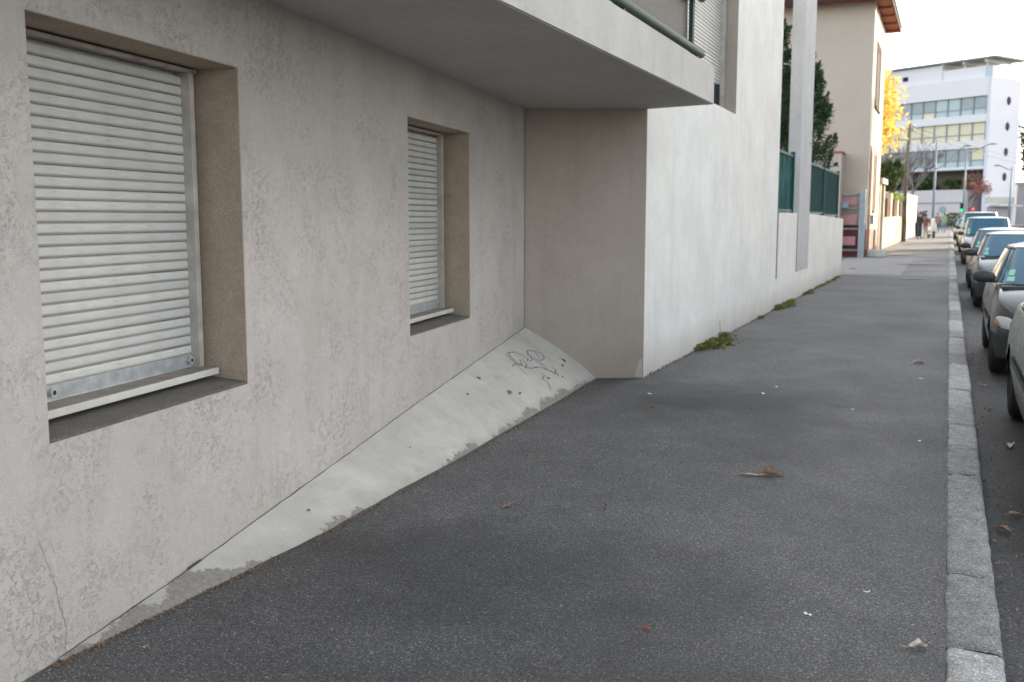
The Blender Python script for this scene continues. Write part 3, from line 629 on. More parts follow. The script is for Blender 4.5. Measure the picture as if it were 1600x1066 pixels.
bush('hedge_plant', 'lime green plant on top of the wall just beyond the wooden pole', 'plant', (-2.9, 70.5, 2.95), (.4, 1.5, .35), 900, M['lime'], .06, 8, False)

pole = thing('utility_pole', 'old brown wooden utility pole clamped to a concrete stub at the garden wall', 'pole', (-2.5, 64.6, zg(64.6)))
b = MB(); b.tube([(.02, 0, 1.0), (-.05, 0, 4), (.06, 0, 7.1)], [.12, .105, .08], 10); b.build('pole_shaft', M['wood'], pole, smooth=True)
b = MB(); b.box(-.16, .1, .1, .3, 0, 2.6); b.build('concrete_stub', M['poleconc'], pole)
b = MB(); b.tube([(.02, 0, 0.0), (.02, 0, 1.02)], .12, 10); b.build('pole_foot', M['wood'], pole)
b = MB()
for z in (6.6, 6.85): b.tube([(.05, 0, z), (.28, 0, z)], .02, 5); b.ell((.28, 0, z+.06), (.045, .045, .07), 8, 6)
b.build('insulators', M['steel'], pole)

# ------------------------------------------------------------------ office building at the end of the street
C0 = Vector((4.009, 142, 0)); la = Vector((-math.sin(R(58)), math.cos(R(58)), 0)); rb = Vector((math.sin(R(32)), math.cos(R(32)), 0))
def TO(a, b_, z): q = C0+la*a+rb*b_; return (q.x, q.y, z)
off = thing('office_building', 'white four-storey modernist office block with ribbon windows and portholes closing the street', 'building')
AE = 42
b = MB(TO)
b.box(-.02, .42, 0, 7, .5, 19.45); b.box(.42, AE, 6.6, 7, .5, 19.4); b.build('end_wall', M['officeshade'], off)
for z0, z1 in ((17.2, 19.5), (13.93, 14.89), (10.65, 11.62), (7.95, 8.32)):
    b = MB(TO); b.box(.42, AE, -.05, 6.6, z0, z1); b.build('floor_band', M['officewhite'], off)
b = MB(TO); b.box(.42, AE, 1.2, 6.5, 8.32, 17.2); b.build('core', M['mullion'], off)
b = MB(TO); b.box(.42, AE, 3.5, 6.5, 5.4, 7.95); b.build('terrace_wall', M['rfloor'], off)
b = MB(TO); b.box(2.2, AE, -1.2, 6.5, .4, 5.35); b.build('base_wall', M['officebase'], off)
b = MB(TO); b.box(2.2, AE, -1.3, -1.2, 3.6, 3.75); b.build('base_ledge', M['mullion'], off)
b = MB(); b.box(0, 1.62, -.03, .03, 0, 1.5); pu = b.build('pane', M['glassoffice'], off); mu = pu.data; bpy.data.objects.remove(pu)
ang = math.atan2(la.y, la.x); rs = random.Random(2)
pm = {}
def pane_mesh(w, h, mat):
    k = (w, h, mat)
    if k not in pm:
        b = MB(); b.box(0, w, -.03, .03, 0, h); o = b.build('pane', M[mat], off); pm[k] = o.data; bpy.data.objects.remove(o)
    return pm[k]
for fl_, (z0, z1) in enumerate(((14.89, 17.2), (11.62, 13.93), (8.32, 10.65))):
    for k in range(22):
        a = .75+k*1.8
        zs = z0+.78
        up = ['glassoffice', 'blind_glow', 'glassoffice'][fl_] if rs.random() > .12 else 'panelaqua'; lo = ['panelaqua', 'blind_glow', 'panelaqua'][fl_]
        if fl_ == 0 and k == 4: lo = 'blind_glow'
        if fl_ == 2 and rs.random() < .3: up = 'blind_glow'
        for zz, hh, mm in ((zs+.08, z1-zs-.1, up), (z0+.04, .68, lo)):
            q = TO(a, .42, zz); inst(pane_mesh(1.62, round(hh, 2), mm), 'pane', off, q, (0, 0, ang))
    b = MB(TO)
    for k in range(23): b.box(.58+k*1.8, .72+k*1.8, .25, .55, z0, z1)
    b.box(.42, AE, .36, .5, z0+.70, z0+.84); tag(b.build('mullions', M['mullion'], off), kind='stuff')
for z in (16.7, 13.45, 10.2, 7.0):
    b = MB(TO); rr = .42; b.f.append([b.p((-.06, 4.2+rr*math.cos(2*math.pi*j/20), z+rr*1.15*math.sin(2*math.pi*j/20))) for j in range(20)][::1]); b.m.append(0)
    b.grid(lambda u, v: (-.02-.05*v, 4.2+(rr+.06-.06*v)*math.cos(2*math.pi*u), z+(rr+.06-.06*v)*1.15*math.sin(2*math.pi*u)), 20, 1)
    b.build('porthole', M['portdark'], off)
b = MB(TO); b.box(1.2, 7.2, .6, 6, 19.4, 21.0); b.box(7.2, AE, .4, 6, 19.4, 21.75); b.build('penthouse_wall', M['officewhite'], off)
b = MB(TO); b.box(12.2, 13.0, .36, .42, 20.2, 20.8); b.build('window', M['darkwin'], off)
b = MB(TO); b.box(.2, 1.2, .5, 6.1, 19.4, 20.9); b.build('penthouse_glass', M['panelaqua'], off)
b = MB(TO); b.prism([(-.6, -.2), (AE, -.2), (AE, 6.5), (-.6, 7.6)], 21.85, 22.05); b.build('roof_canopy', M['greydoor'], off)
b = MB(TO)
for a in (1.0, 4, 7): b.box(a, a+.2, .2, 6.2, 21.45, 21.85)
for a in (1.0, 4.05): b.box(a, a+.12, .6, .72, 20.9, 21.5)
b.build('canopy_beams', M['officewhite'], off)
b = MB(TO); b.box(-1.4, -.02, 1.2, 6.6, 3.2, 3.4); b.build('entrance_canopy', M['officebase'], off)
b = MB(TO); b.box(-.06, -.02, .6, 6.3, .5, 3.1); b.build('entrance', M['mullion'], off)
b = MB(TO); b.box(-.05, -.02, 0.0, 6.9, 3.5, 4.4); b.build('grey_band', M['greydoor'], off)
for k, a in enumerate((3.5, 9, 15, 21)):
    q = TO(a, .4, 6.0); bush('terrace_shrub', 'dark shrub on the office terrace, %s from the street corner' % ('first', 'second', 'third', 'fourth')[k], 'shrub', (q[0], q[1], 6.15), (2.4, 1.0, .8), 900, M['shrub'], .2, 20+k, False, group='shrubs on the office terrace')

# grey neighbour, evergreens and hedges behind the crossing
gb = thing('grey_building', 'low dark grey building at the right edge beyond the office block', 'building', (13, 156, zg(150)))
b = MB(); b.box(-4.6, 8, 0, 6, 0, 5.6); b.build('wall', M['mullion'], gb); b = MB(); b.box(-4.8, 8.2, -.2, 6.2, 5.6, 5.9); b.build('roof', M['greydoor'], gb)
for x in (-3.6, -1.4): b = MB(); b.box(x, x+1.2, -.04, 0, 2.8, 4.4); b.build('window', M['darkwin'], gb)
bush('evergreen_tree', 'tall dark evergreen at the right edge beside the office block', 'tree', (11.3, 156, 12.5), (3.2, 3.2, 7.5), 7000, M['darkgreen'], .2, 31, blobs=36)
def hedge(x0, x1, y, h, label, seed, mat='darkgreen'):
    t = thing('hedge', label, 'hedge', ((x0+x1)/2, y, zg(y)), group='hedges across the junction'); rs = np.random.RandomState(seed); n = int((x1-x0)*260)
    p = rs.rand(n, 3); hh = h*(.8+.25*np.sin(p[:, 0]*(x1-x0)*1.3+seed)); pts = np.stack([(p[:, 0]-.5)*(x1-x0), (p[:, 1]-.5)*1.2, p[:, 2]*hh], 1); leafmesh('foliage', pts, .11, M[mat], t, seed)
hedge(-14, -2.6, 134, 3.2, 'long dark hedge on the left across the junction', 41); hedge(-2.2, 1.6, 133, 1.6, 'short low hedge across the junction in front of the white base wall', 42, 'shrub')
def bare_tree(name, label, loc, h, seed, bark, leaves=None, spread=1., group=None, depth=5):
    t = thing(name, label, 'tree', (*loc, zg(loc[1])), group=group); rs = random.Random(seed); b = MB(); tips = []
    def rec(p, d, L, r, k):
        q = p+d*L; mid = (p+q)/2+Vector((rs.uniform(-1,1), rs.uniform(-1,1), 0))*L*.06
        b.tube([p, mid, q], [r, r*.85, r*.7], 5 if k > 2 else 3, cap=False)
        if k == 0 or L < .18: tips.append(q); return
        for _ in range(3 if k > 1 else 4):
            nd = (d+Vector((rs.uniform(-1,1), rs.uniform(-1,1), rs.uniform(-.35,.7)))*.75*spread).normalized(); rec(q, nd, L*rs.uniform(.6,.85), r*.6, k-1)
    rec(Vector((0,0,-.1)), Vector((rs.uniform(-.05,.05), 0, 1)), h*.3, h*.02, depth); b.build('branches', M[bark], t)
    if leaves:
        rn = np.random.RandomState(seed); P_ = np.repeat(np.array([tuple(q) for q in tips]), leaves[1], 0); P_ = P_+rn.normal(size=P_.shape)*.25; leafmesh('leaves', P_, leaves[2], M[leaves[0]], t, seed)
bare_tree('bare_tree', 'bare grey street tree left of the tall lamp post', (-3.6, 104), 9, 3, 'barkgrey', group='bare trees at the junction')
bare_tree('bare_tree', 'bare grey tree nearest the end of the white garden wall', (-4.6, 96), 8, 5, 'barkgrey', group='bare trees at the junction')
bare_tree('bare_tree', 'bare grey tree standing farthest back before the office block', (-5.5, 122), 10, 8, 'barkgrey', group='bare trees at the junction')
bare_tree('red_leaved_tree', 'low spreading tree with rust-red leaves before the office base wall', (2.0, 128), 6.5, 11, 'bark', ('redtwig', 7, .09), 1.3, depth=4)

def lamp_post(loc, h, arms, label):
    t = thing('lamp_post', label, 'lamp post', (*loc, zg(loc[1])), group='lamp posts near the junction')
    b = MB(); b.tube([(0, 0, 0), (0, 0, h*.5), (0, 0, h)], [.13, .10, .06], 10); b.build('post', M['lamp'], t, smooth=True)
    for (dx, z0, z1) in arms:
        b = MB(); b.tube([(0, 0, z0), (dx*.35, 0, z0+(z1-z0)*.25), (dx*.8, 0, z0+(z1-z0)*.85), (dx, 0, z1)], .045, 6); b.build('arm', M['lamp'], t)
        b = MB(); b.ell((dx*1.06, 0, z1), (.35, .14, .08), 10, 6); b.build('lamp_head', M['lamp'], t)
lamp_post((-1.36, 95), 7.9, [(2.3, 5.4, 7.4)], 'grey lamp post with a long upswept arm, left of the traffic light')
lamp_post((1.15, 105), 7.6, [(2.1, 7.3, 8.1)], 'grey lamp post directly behind the green traffic light')
lamp_post((5.6, 115), 6.3, [(-1.3, 6.0, 6.5)], 'grey lamp post with a short left-hand arm before the office end wall')
def sig(loc, h, m, label):
    t = thing('traffic_light', label, 'traffic light', (*loc, zg(loc[1])), group='traffic lights at the junction')
    b = MB(); b.tube([(0, 0, 0), (0, 0, h)], .05, 8); b.build('post', M['lamp'], t)
    b = MB(); b.box(-.15, .15, -.1, .1, h-.75, h); hd = b.build('signal_head', M['black'], t, bevel=.02)
    for k in range(3):
        z = h-.14-.24*k; on = (k == 2 and m == 'greenlamp') or (k == 0 and m == 'redlamp')
        b = MB(); b.ell((0, -.11, z), (.12 if on else .09, .04, .12 if on else .09), 12, 8); b.build('lens', M[m] if on else M['darkwin'], hd)
sig((.95, 100), 2.55, 'greenlamp', 'traffic light showing green above the parked cars'); sig((1.88, 100.2), 2.15, 'redlamp', 'traffic light showing red above the parked cars')
rsn = thing('round_sign', 'grey back of a round traffic sign on a thin post', 'sign', (-.63, 99, zg(99)))
b = MB(); b.tube([(0, 0, 0), (0, 0, 2.2)], .03, 8); b.build('post', M['lamp'], rsn); b = MB(); b.tube([(0, -.05, 1.95), (0, -.03, 1.95)], .33, 20); b.build('sign_disc', M['steel'], rsn)
wires = thing('overhead_cable', 'thin overhead cables strung across the junction from the wooden pole', 'cable')
for k, (z0, z1) in enumerate(((7.0, 7.4), (6.7, 6.9))):
    b = MB(); A = Vector((-2.4, 64.6, z0+.1)); B = Vector((14, 120, z1)); b.tube([A.lerp(B, j/12)+Vector((0, 0, -1.0*math.sin(math.pi*j/12)*.9)) for j in range(13)], .016, 4, cap=False); b.build('wire', M['black'], wires)

# ------------------------------------------------------------------ people
def person(loc, rz, h, cols, label, pose=0, seed=0):
    t = NT('clothes'); z = t.sep()[2]; zz = t.math('DIVIDE', z, h)
    c = t.ramp(zz, [(0, cols[3]), (.04, cols[2]), (.50, cols[1]), (.845, cols[0]), (.93, cols[4])], 'CONSTANT'); mat = t.fin(c, .8)
    H = h; J = {'pel': (0,0,.52), 'che': (0,0,.74), 'nek': (0,0,.83), 'hed': (0,-.01,.90), 'top': (0,-.005,.965)}
    for s, n in ((-1, 'l'), (1, 'r')):
        J['hip'+n] = (s*.05,0,.49); J['kne'+n] = (s*.06, -.02 - .03*pose*s, .27); J['ank'+n] = (s*.065, .01+.06*pose*s, .04); J['toe'+n] = (s*.07, -.07+.06*pose*s, .018)
        J['sho'+n] = (s*.105,0,.80); J['elb'+n] = (s*.135, .01, .64); J['wri'+n] = (s*.13, -.08 if pose else -.03, .51+(.05 if pose else 0)); J['han'+n] = (s*.13, -.11 if pose else -.04, .46+(.06 if pose else 0))
    E_ = [('pel','che'),('che','nek'),('nek','hed'),('hed','top')]
    for n in 'lr': E_ += [('pel','hip'+n),('hip'+n,'kne'+n),('kne'+n,'ank'+n),('ank'+n,'toe'+n),('che','sho'+n),('sho'+n,'elb'+n),('elb'+n,'wri'+n),('wri'+n,'han'+n)]
    rad = {'pel':.078,'che':.085,'nek':.032,'hed':.052,'top':.038,'hip':.055,'kne':.034,'ank':.024,'toe':.02,'sho':.042,'elb':.027,'wri':.018,'han':.02}
    names = list(J); me = bpy.data.meshes.new('body'); me.from_pydata([(a*H, b_*H, c_*H) for a, b_, c_ in J.values()], [(names.index(a), names.index(b_)) for a, b_ in E_], [])
    e = thing('person', label, 'person', (*loc, zg(loc[1])), rz); o = bpy.data.objects.new('body', me); col.objects.link(o); o.parent = e; me.materials.append(mat)
    m = o.modifiers.new('skin', 'SKIN'); 
    if not me.skin_vertices: me.skin_vertices.new()
    for k, n in enumerate(names): r = rad[n[:3]]*H; me.skin_vertices[0].data[k].radius = (r, r*.8)
    me.skin_vertices[0].data[0].use_root = True; sb_ = o.modifiers.new('sub', 'SUBSURF'); sb_.levels = 1; sb_.render_levels = 2
    b = MB(); b.ell((0, .012*H, .935*H), (.048*H, .055*H, .05*H), 12, 8); b.build('hair', M['black'], e, smooth=True)
    return e
SK = (.45,.28,.2)
person((-1.78, 71), R(30), 1.74, [SK, (.025,.03,.045), (.03,.05,.085), (.02,.02,.02), (.03,.02,.015)], 'person in dark jacket and dark trousers standing on the pavement by the pole', 0)
person((-1.42, 71.8), R(150), 1.68, [SK, (.17,.06,.06), (.28,.25,.22), (.1,.1,.1), (.05,.03,.02)], 'person in dark red top and light trousers facing the one in dark clothes', 1)
person((-.95, 93), R(180), 1.75, [SK, (.30,.17,.14), (.10,.10,.12), (.05,.05,.05), (.05,.03,.02)], 'distant person in brown jacket walking near the junction', 1)
person((-.42, 92), R(200), 1.72, [SK, (.28,.36,.20), (.16,.22,.38), (.4,.4,.4), (.10,.07,.04)], 'distant person in pale green top and blue trousers near the junction', 1)
sc = thing('motor_scooter', 'white motor scooter parked at the end of the pavement', 'scooter', (-1.12, 74.5, zg(74.5)), R(15))
b = MB(); b.ell((0, .35, .62), (.19, .5, .2), 12, 8); b.ell((0, -.45, .75), (.22, .1, .38), 12, 8); b.box(-.14, .14, -.45, .3, .28, .36); b.build('scooter_body', M['paper'], sc, smooth=True)
b = MB(); b.ell((0, .2, .82), (.14, .36, .07), 10, 6); b.build('seat', M['black'], sc)
for y in (-.6, .62): b = MB(); b.tube([(-.05, y, .23), (.05, y, .23)], .23, 16); b.build('wheel', M['black'], sc)
b = MB(); b.tube([(0, -.6, .25), (0, -.42, 1.02)], .03, 6); b.tube([(-.3, -.38, 1.05), (.3, -.38, 1.05)], .02, 6); b.build('handlebar', M['steel'], sc); b = MB(); b.ell((0, -.3, 1.2), (.14, .16, .16), 10, 8); b.build('top_case', M['paper'], sc)
bn = thing('litter_bin', 'dark litter bin against the white wall end behind the standing people', 'bin', (-2.05, 79, zg(79)))
b = MB(); b.tube([(0, 0, 0), (0, 0, .95)], [.24, .28], 12); b.build('bin_body', M['black'], bn); b = MB(); b.tube([(0, 0, .95), (0, 0, 1.05)], [.3, .2], 12); b.build('bin_lid', M['railgreen'], bn)

# ------------------------------------------------------------------ cars
def paint(name, c, rough=.28, metal=.35):
    t = NT(name); n = t.noise(3, 6, .7); f = t.noise(240, 2)
    cc = t.mix(t.math('MULTIPLY', t.ramp(n, [(.45, 0.), (.75, 1.)]), .16), c, (.20,.18,.16)); z = t.sep()[2]
    cc = t.mix(t.math('MULTIPLY', t.math('SUBTRACT', 1., t.ramp(t.math('ADD', z, t.math('MULTIPLY', n, .25)), [(.3, 0.), (.62, 1.)])), .35), cc, (.13,.115,.10))
    return t.fin(cc, t.ramp(n, [(.3, rough*.8), (.7, rough*1.4)]), t.bump(f, .02, .001), Metallic=metal*.5, Coat_Weight=.35, Coat_Roughness=.12)
M['glass'] = NT('car_glass').fin((.03,.12,.19), .05, Specular_IOR_Level=.5)
M['tyre'] = simple('tyre', (.022,.022,.023), .8, .25, 12, .002, 60)
M['rim'] = simple('rim', (.38,.38,.39), .4, .2, 10, metal=.6)
M['plastic'] = simple('grey_black_plastic', (.035,.038,.04), .5, .15, 9)
M['lens'] = NT('headlight_lens').fin((.55,.56,.57), .08, Coat_Weight=1.0)
M['amber'] = NT('amber_lens').fin((.42,.15,.08), .2)
M['redlens'] = NT('red_lens').fin((.35,.01,.01), .15)
M['sticker'] = simple('windscreen_sticker', (.30,.62,.48), .6, .1, 20)
M['seam'] = NT('seam_shadow').fin((.01,.01,.01), .8)

def car(loc, L, W, Ht, c, label, hood=1.0, wheel_r=.295, rear_drop=.12, bump_col=None, metal=.35, box=False, hood_z=.93, fold=False):
    t = thing('parked_car', label, 'car', loc, 0, 'cars parked along the kerb')
    pt = paint('car_paint', c, metal=metal); bm_ = bump_col or M['plastic']
    belt = hood_z+.04; yf = .78; yr = L-.72; sill = .22; ar = wheel_r+.055
    def hw(d):
        a = max(0, 1-d/.62); r = max(0, 1-(L-d)/.45); return W/2*(1-.36*a**2.3)*(1-.26*r**2.4)
    def topz(d):
        if d < .12: return .58+ (hood_z-.24-.58)*(d/.12)**.6
        if d < hood+.1: q = (d-.12)/(hood-.02); return hood_z-.24+.24*math.sin(q*math.pi/2)**.9
        if L-d < .1: return belt-.30*(1-(L-d)/.1)
        return belt
    def low(d):
        z = sill + (.04*max(0, 1-d/.3)) 
        for yc in (yf, yr):
            if abs(d-yc) < ar: z = max(z, wheel_r+math.sqrt(max(0, ar*ar-(d-yc)**2)))
        return z
    def S(d, q, side=-1):
        """q 0 bottom .. .62 shoulder .. 1 centre line"""
        d = min(max(d, 0), L); w = hw(d); T_ = topz(d); zb = low(d)
        if q <= .62:
            u = q/.62; z = zb+(T_-.05-zb)*u; zr = (z-.2)/max(.05, T_-.05-.2)
            x = w*(.93+.07*math.sin(min(1, max(0, zr/.55))*math.pi/2)-.065*max(0, (zr-.55)/.45)**2)
            if .46 < z < .54: x += .008
        else:
            u = (q-.62)/.38; z = T_-.05+.05*math.sin(min(1, u*3.2)*math.pi/2)+.035*u; x = w*(.935*(1-u)**.999) if u > .0 else w*.935
            x = w*.935*math.cos(u*math.pi/2)**.55 if u < 1 else 0
        lean = .30*max(0, z-.50)*math.exp(-d/.16); leanr = -.22*max(0, z-.5)*math.exp(-(L-d)/.16); under = .25*max(0, .42-z)*math.exp(-d/.15)-.2*max(0, .42-z)*math.exp(-(L-d)/.15)
        return Vector((side*x, d+lean+leanr+under, z))
    ds = sorted(set([0, .015, .04, .08, .12, .17, .23, .30, .37]+[round(yf+ar*math.sin(k*math.pi/24), 4) for k in range(-12, 13)]+[round(yr+ar*math.sin(k*math.pi/24), 4) for k in range(-12, 13)]+[yf+ar+.01, yr-ar-.01, yf-ar-.01]+list(np.linspace(yf+ar+.08, yr-ar-.05, 12))+[L-.32, L-.24, L-.17, L-.1, L-.05, L-.02, L]))
    qs = [0, .04, .1, .17, .25, .33, .41, .49, .55, .59, .62, .65, .68, .72, .77, .83, .9, .96, 1]
    parts = {'body': MB(), 'front_bumper': MB(), 'rear_bumper': MB()}
    for s_ in (-1, 1):
        G_ = [[S(d, q, s_) for q in qs] for d in ds]
        for i in range(len(ds)-1):
            for j in range(len(qs)-1):
                f = [G_[i][j], G_[i+1][j], G_[i+1][j+1], G_[i][j+1]]; zc = sum(v.z for v in f)/4; dm = (ds[i]+ds[i+1])/2
                k = 'front_bumper' if (zc < .52 and dm < yf-ar+.02) else ('rear_bumper' if zc < .52 and dm > yr+ar-.02 else 'body')
                parts[k].face(f if s_ < 0 else f[::-1])
        for i, fl_ in ((0, 1), (len(ds)-1, -1)):
            for j in range(len(qs)-1):
                a, c_ = G_[i][j], G_[i][j+1]; k = 'body' if (a.z+c_.z)/2 > .52 else ('front_bumper' if i == 0 else 'rear_bumper')
                parts[k].face([a, c_, Vector((0, c_.y, c_.z)), Vector((0, a.y, a.z))])
    body = None
    for k, m_ in (('body', pt), ('front_bumper', bm_), ('rear_bumper', bm_)):
        o = parts[k].build(k, m_, t, smooth=True); o.data.attributes
        bmm = o.modifiers.new('weld', 'WELD'); bmm.merge_threshold = .0008
        if k == 'body': body = o
    # greenhouse
    yb0, yb1 = hood-.02, L-(.10 if not box else .06); yt0, yt1 = hood+(.86 if not box else .7), L-(.10+rear_drop*3.0 if not box else .16); wb, wt = W/2*.925, W/2*(.70 if not box else .80); ex = 2/5.5
    zt = Ht-.055
    def GH(ph, v):
        v_ = v; cx = math.cos(ph); sy = math.sin(ph)
        x = math.copysign(abs(cx)**ex, cx); y = math.copysign(abs(sy)**ex, sy)
        w_ = wb+(wt-wb)*(v_**1.15); y0 = yb0+(yt0-yb0)*v_**1.05; y1 = yb1+(yt1-yb1)*v_**1.3
        return Vector((x*w_, (y0+y1)/2+y*(y1-y0)/2 - .0, belt-.03+(zt-belt+.03)*math.sin(v_*math.pi/2)**.92 if False else belt-.03+(zt-belt+.03)*v_))
    b = MB(); NP = 96
    phs = [2*math.pi*k/NP for k in range(NP+1)]
    b.grid(lambda a, v: GH(a*2*math.pi, v), NP, 8)
    cxy = (yt0+yt1)/2
    def RF(a, u):
        q = GH(a*2*math.pi, 1); s = math.cos(u*math.pi/2); s = 1-u if u > .0 else 1; return Vector((q.x*s, cxy+(q.y-cxy)*s, zt+(Ht-zt)*(1-(1-u)**3.2)))
    b.grid(RF, NP, 8); rf = b.build('roof', pt, t, smooth=True)
    def gpatch(name, p0, p1, v0, v1, m_, off=.005, sh=0, parent=None, n=18):
        b = MB()
        def fn(a, c_):
            v = v0+(v1-v0)*c_; ph = p0+(p1-p0)*a + sh*(c_-.5); q = GH(ph, v); e1 = GH(ph+.01, v)-GH(ph-.01, v); e2 = GH(ph, min(1, v+.02))-GH(ph, v-.02); nn = e1.cross(e2).normalized(); return q+nn*off
        b.grid(fn, n, 8); return b.build(name, m_, parent or t, smooth=True)
    ph = lambda fr: math.asin(abs(fr)**(1/ex))*(1 if fr > 0 else -1)   # side position (fraction of half length)
    xw = math.acos(.90**(1/ex))
    gpatch('windscreen_seal', -math.pi+xw-.03, -xw+.03, .05, .985, M['seam'], .004); ws = gpatch('windscreen', -math.pi+xw, -xw, .08, .955, M['glass'], .008)
    gpatch('rear_window', xw, math.pi-xw, .12, .93, M['glass'], .007)
    for s_ in (0, 1):
        for (f0, f1) in ((-.93, -.05), (.0, .60), (.66, .90)):
            a0, a1 = ph(f0), ph(f1) if f1 else 0
            if s_: a0, a1 = math.pi-a1, math.pi-a0
            gpatch('window_seal', a0-.004, a1+.004, .06, .95, M['seam'], .004); gpatch('side_window', a0, a1, .10, .91, M['glass'], .008)
    stk = gpatch('sticker', -math.pi+xw+.10, -math.pi+xw+.34, .14, .25, M['sticker'], .010, parent=ws); gpatch('sticker', -math.pi+xw+.10, -math.pi+xw+.30, .28, .42, M['sticker'], .010, parent=ws)
    b = MB()
    for x0, x1 in ((-.55, .02), (.08, .6)): b.tube([(x0, hood-.02, belt+.005), (x1, hood+.08, belt+.06)], .009, 5)
    b.build('wiper', M['plastic'], t)
    b = MB(); b.box(-W/2*.86, W/2*.86, hood-.12, hood+.03, belt-.035, belt-.004); b.build('cowl', M['plastic'], t)
    def spatch(name, d0, d1, q0, q1, m_, off=.006, side=-1, parent=None, n=10, m=6):
        b = MB()
        def fn(a, c_):
            d = d0+(d1-d0)*a; q = q0+(q1-q0)*c_; P_ = S(d, q, side); e1 = S(d+.01, q, side)-S(max(0, d-.01), q, side); e2 = S(d, min(1, q+.01), side)-S(d, max(0, q-.01), side); nn = e1.cross(e2).normalized()*(1 if side > 0 else 1)
            if nn.x*side < -.2 or (abs(nn.x) < .2 and nn.z < 0 and nn.y > 0): nn = -nn
            if d < .3 and nn.y > 0: nn = -nn
            return P_+nn*off
        b.grid(fn, n, m); return b.build(name, m_, parent or t, smooth=True)
    for s_ in (-1, 1):
        def zpatch(name, d0, d1, z0, z1, m_, off, parent=None, s_=s_):
            b = MB()
            def at(d, z):
                zb = low(d); T_ = topz(d)-.05; return S(d, .62*max(0, min(1, (z-zb)/(T_-zb))), s_)
            def fn(a, c_):
                th_ = 2*math.pi*a; rr = c_; d = (d0+d1)/2+(d1-d0)/2*rr*math.copysign(abs(math.cos(th_))**.7, math.cos(th_)); k = (d-d0)/(d1-d0)
                zc = (z0+z1)/2+.05*(k-.5); z = zc+(z1-z0)/2*rr*math.copysign(abs(math.sin(th_))**.7, math.sin(th_))*(1-.25*k)
                e1 = at(d+.01, z)-at(max(0, d-.01), z); e2 = at(d, z+.01)-at(d, z-.01); nn = e1.cross(e2).normalized()
                if nn.x*s_ < 0: nn = -nn
                return at(d, z)+nn*(off+.012*(1-rr*rr))
            b.grid(fn, 32, 6); return b.build(name, m_, parent or t, smooth=True)
        zpatch('headlight_seal', .0, .41, .53, .695, M['seam'], .001); hl = zpatch('headlight', .015, .385, .545, .68, M['lens'], .007)
        zpatch('indicator', .27, .36, .57, .635, M['amber'], .022, hl)
        spatch('tail_light', L-.30, L-.03, .36, .56, M['redlens'], .010, s_)
        # door seams and side strip
        for d in (hood+.12, hood+1.22): spatch('door_seam', d, d+.008, .03, .60, M['seam'], .002, s_, n=1)
        spatch('rub_strip', yf+ar+.06, yr-ar-.05, .29, .345, M['plastic'], .014, s_)
        spatch('door_handle', hood+1.0, hood+1.16, .50, .53, M['plastic'], .018, s_)
        mz = belt+.08; mx = s_*(W/2*.93 - (.13 if fold else 0))
        b = MB(); b.ell((mx+s_*.12, hood+.36, mz), (.125, .065, .075), 14, 10); b.box(min(mx-s_*.01, mx+s_*.06), max(mx-s_*.01, mx+s_*.06), hood+.34, hood+.42, mz-.07, mz-.0); mr = b.build('wing_mirror', M['plastic'], t, smooth=True)
        b = MB(); b.ell((mx+s_*.12, hood+.415, mz), (.10, .012, .058), 14, 8); b.build('mirror_glass', M['glass'], mr)
        for yc in (yf, yr):
            w0, w1 = (-W/2+.012, -W/2+.20) if s_ < 0 else (W/2-.20, W/2-.012)
            r = wheel_r; prof = [(0, r*.62), (.01, r*.66), (.006, r*.80), (.012, r*.90), (.035, r*.985), (.06, r), (.13, r), (.155, r*.985), (.178, r*.9), (.188, r*.6)]
            b = MB(); xo = w0 if s_ < 0 else w1
            b.grid(lambda a, c_: (xo - s_*prof[int(round(c_*9))][0], yc+prof[int(round(c_*9))][1]*math.cos(2*math.pi*a), r+prof[int(round(c_*9))][1]*math.sin(2*math.pi*a)), 36, 9); ty = b.build('wheel', M['tyre'], t, smooth=True)
            b = MB(); pr = [(.004, r*.64), (.02, r*.60), (.045, r*.56), (.05, r*.2), (.03, r*.14), (.03, 0.001)]
            b.grid(lambda a, c_: (xo - s_*pr[int(round(c_*5))][0], yc+pr[int(round(c_*5))][1]*math.cos(2*math.pi*a), r+pr[int(round(c_*5))][1]*math.sin(2*math.pi*a)), 30, 5); b.build('hub', M['plastic'], ty, smooth=True)
            b = MB()
            for k in range(7):
                a = 2*math.pi*k/7; u = Vector((0, math.cos(a), math.sin(a))); w_ = Vector((0, -math.sin(a), math.cos(a))); ctr = Vector((xo - s_*.022, yc, r))
                P4 = [ctr+u*r*.15-w_*.022, ctr+u*r*.60-w_*.036, ctr+u*r*.60+w_*.036, ctr+u*r*.15+w_*.022]; Q4 = [p+Vector((-s_*.012, 0, 0)) for p in P4]
                b.face(P4); b.face([P4[0], P4[1], Q4[1], Q4[0]]); b.face([P4[1], P4[2], Q4[2], Q4[1]]); b.face([P4[2], P4[3], Q4[3], Q4[2]])
            b.tube([(xo - s_*.018, yc, r), (xo - s_*.034, yc, r)], r*.17, 14); b.build('spokes', M['rim'], ty)
    # underbody with wheel wells, grille, plates
    b = MB(); b.box(-W/2*.78, W/2*.78, .12, L-.12, .20, .62); b.build('underbody', M['seam'], t)
    b = MB(); b.box(-.36, .36, -.004, .03, .585, .655); 
    for z in (.6, .62, .64): b.box(-.34, .34, -.010, -.003, z-.004, z+.004)
    b.build('grille', M['seam'], t); b = MB(); b.box(-.26, .26, -.022, -.004, .36, .47); b.build('number_plate', M['paper'], t)
    b = MB(); b.box(-.26, .26, L+.002, L+.02, .60, .71); b.build('number_plate', M['paper'], t)
    b = MB(); b.box(-.45, .45, .012, .05, .24, .32); b.build('lower_grille', M['seam'], t)
    return t
ZR = -.125
kx = .455
def cz(y): return zg(y)+ZR
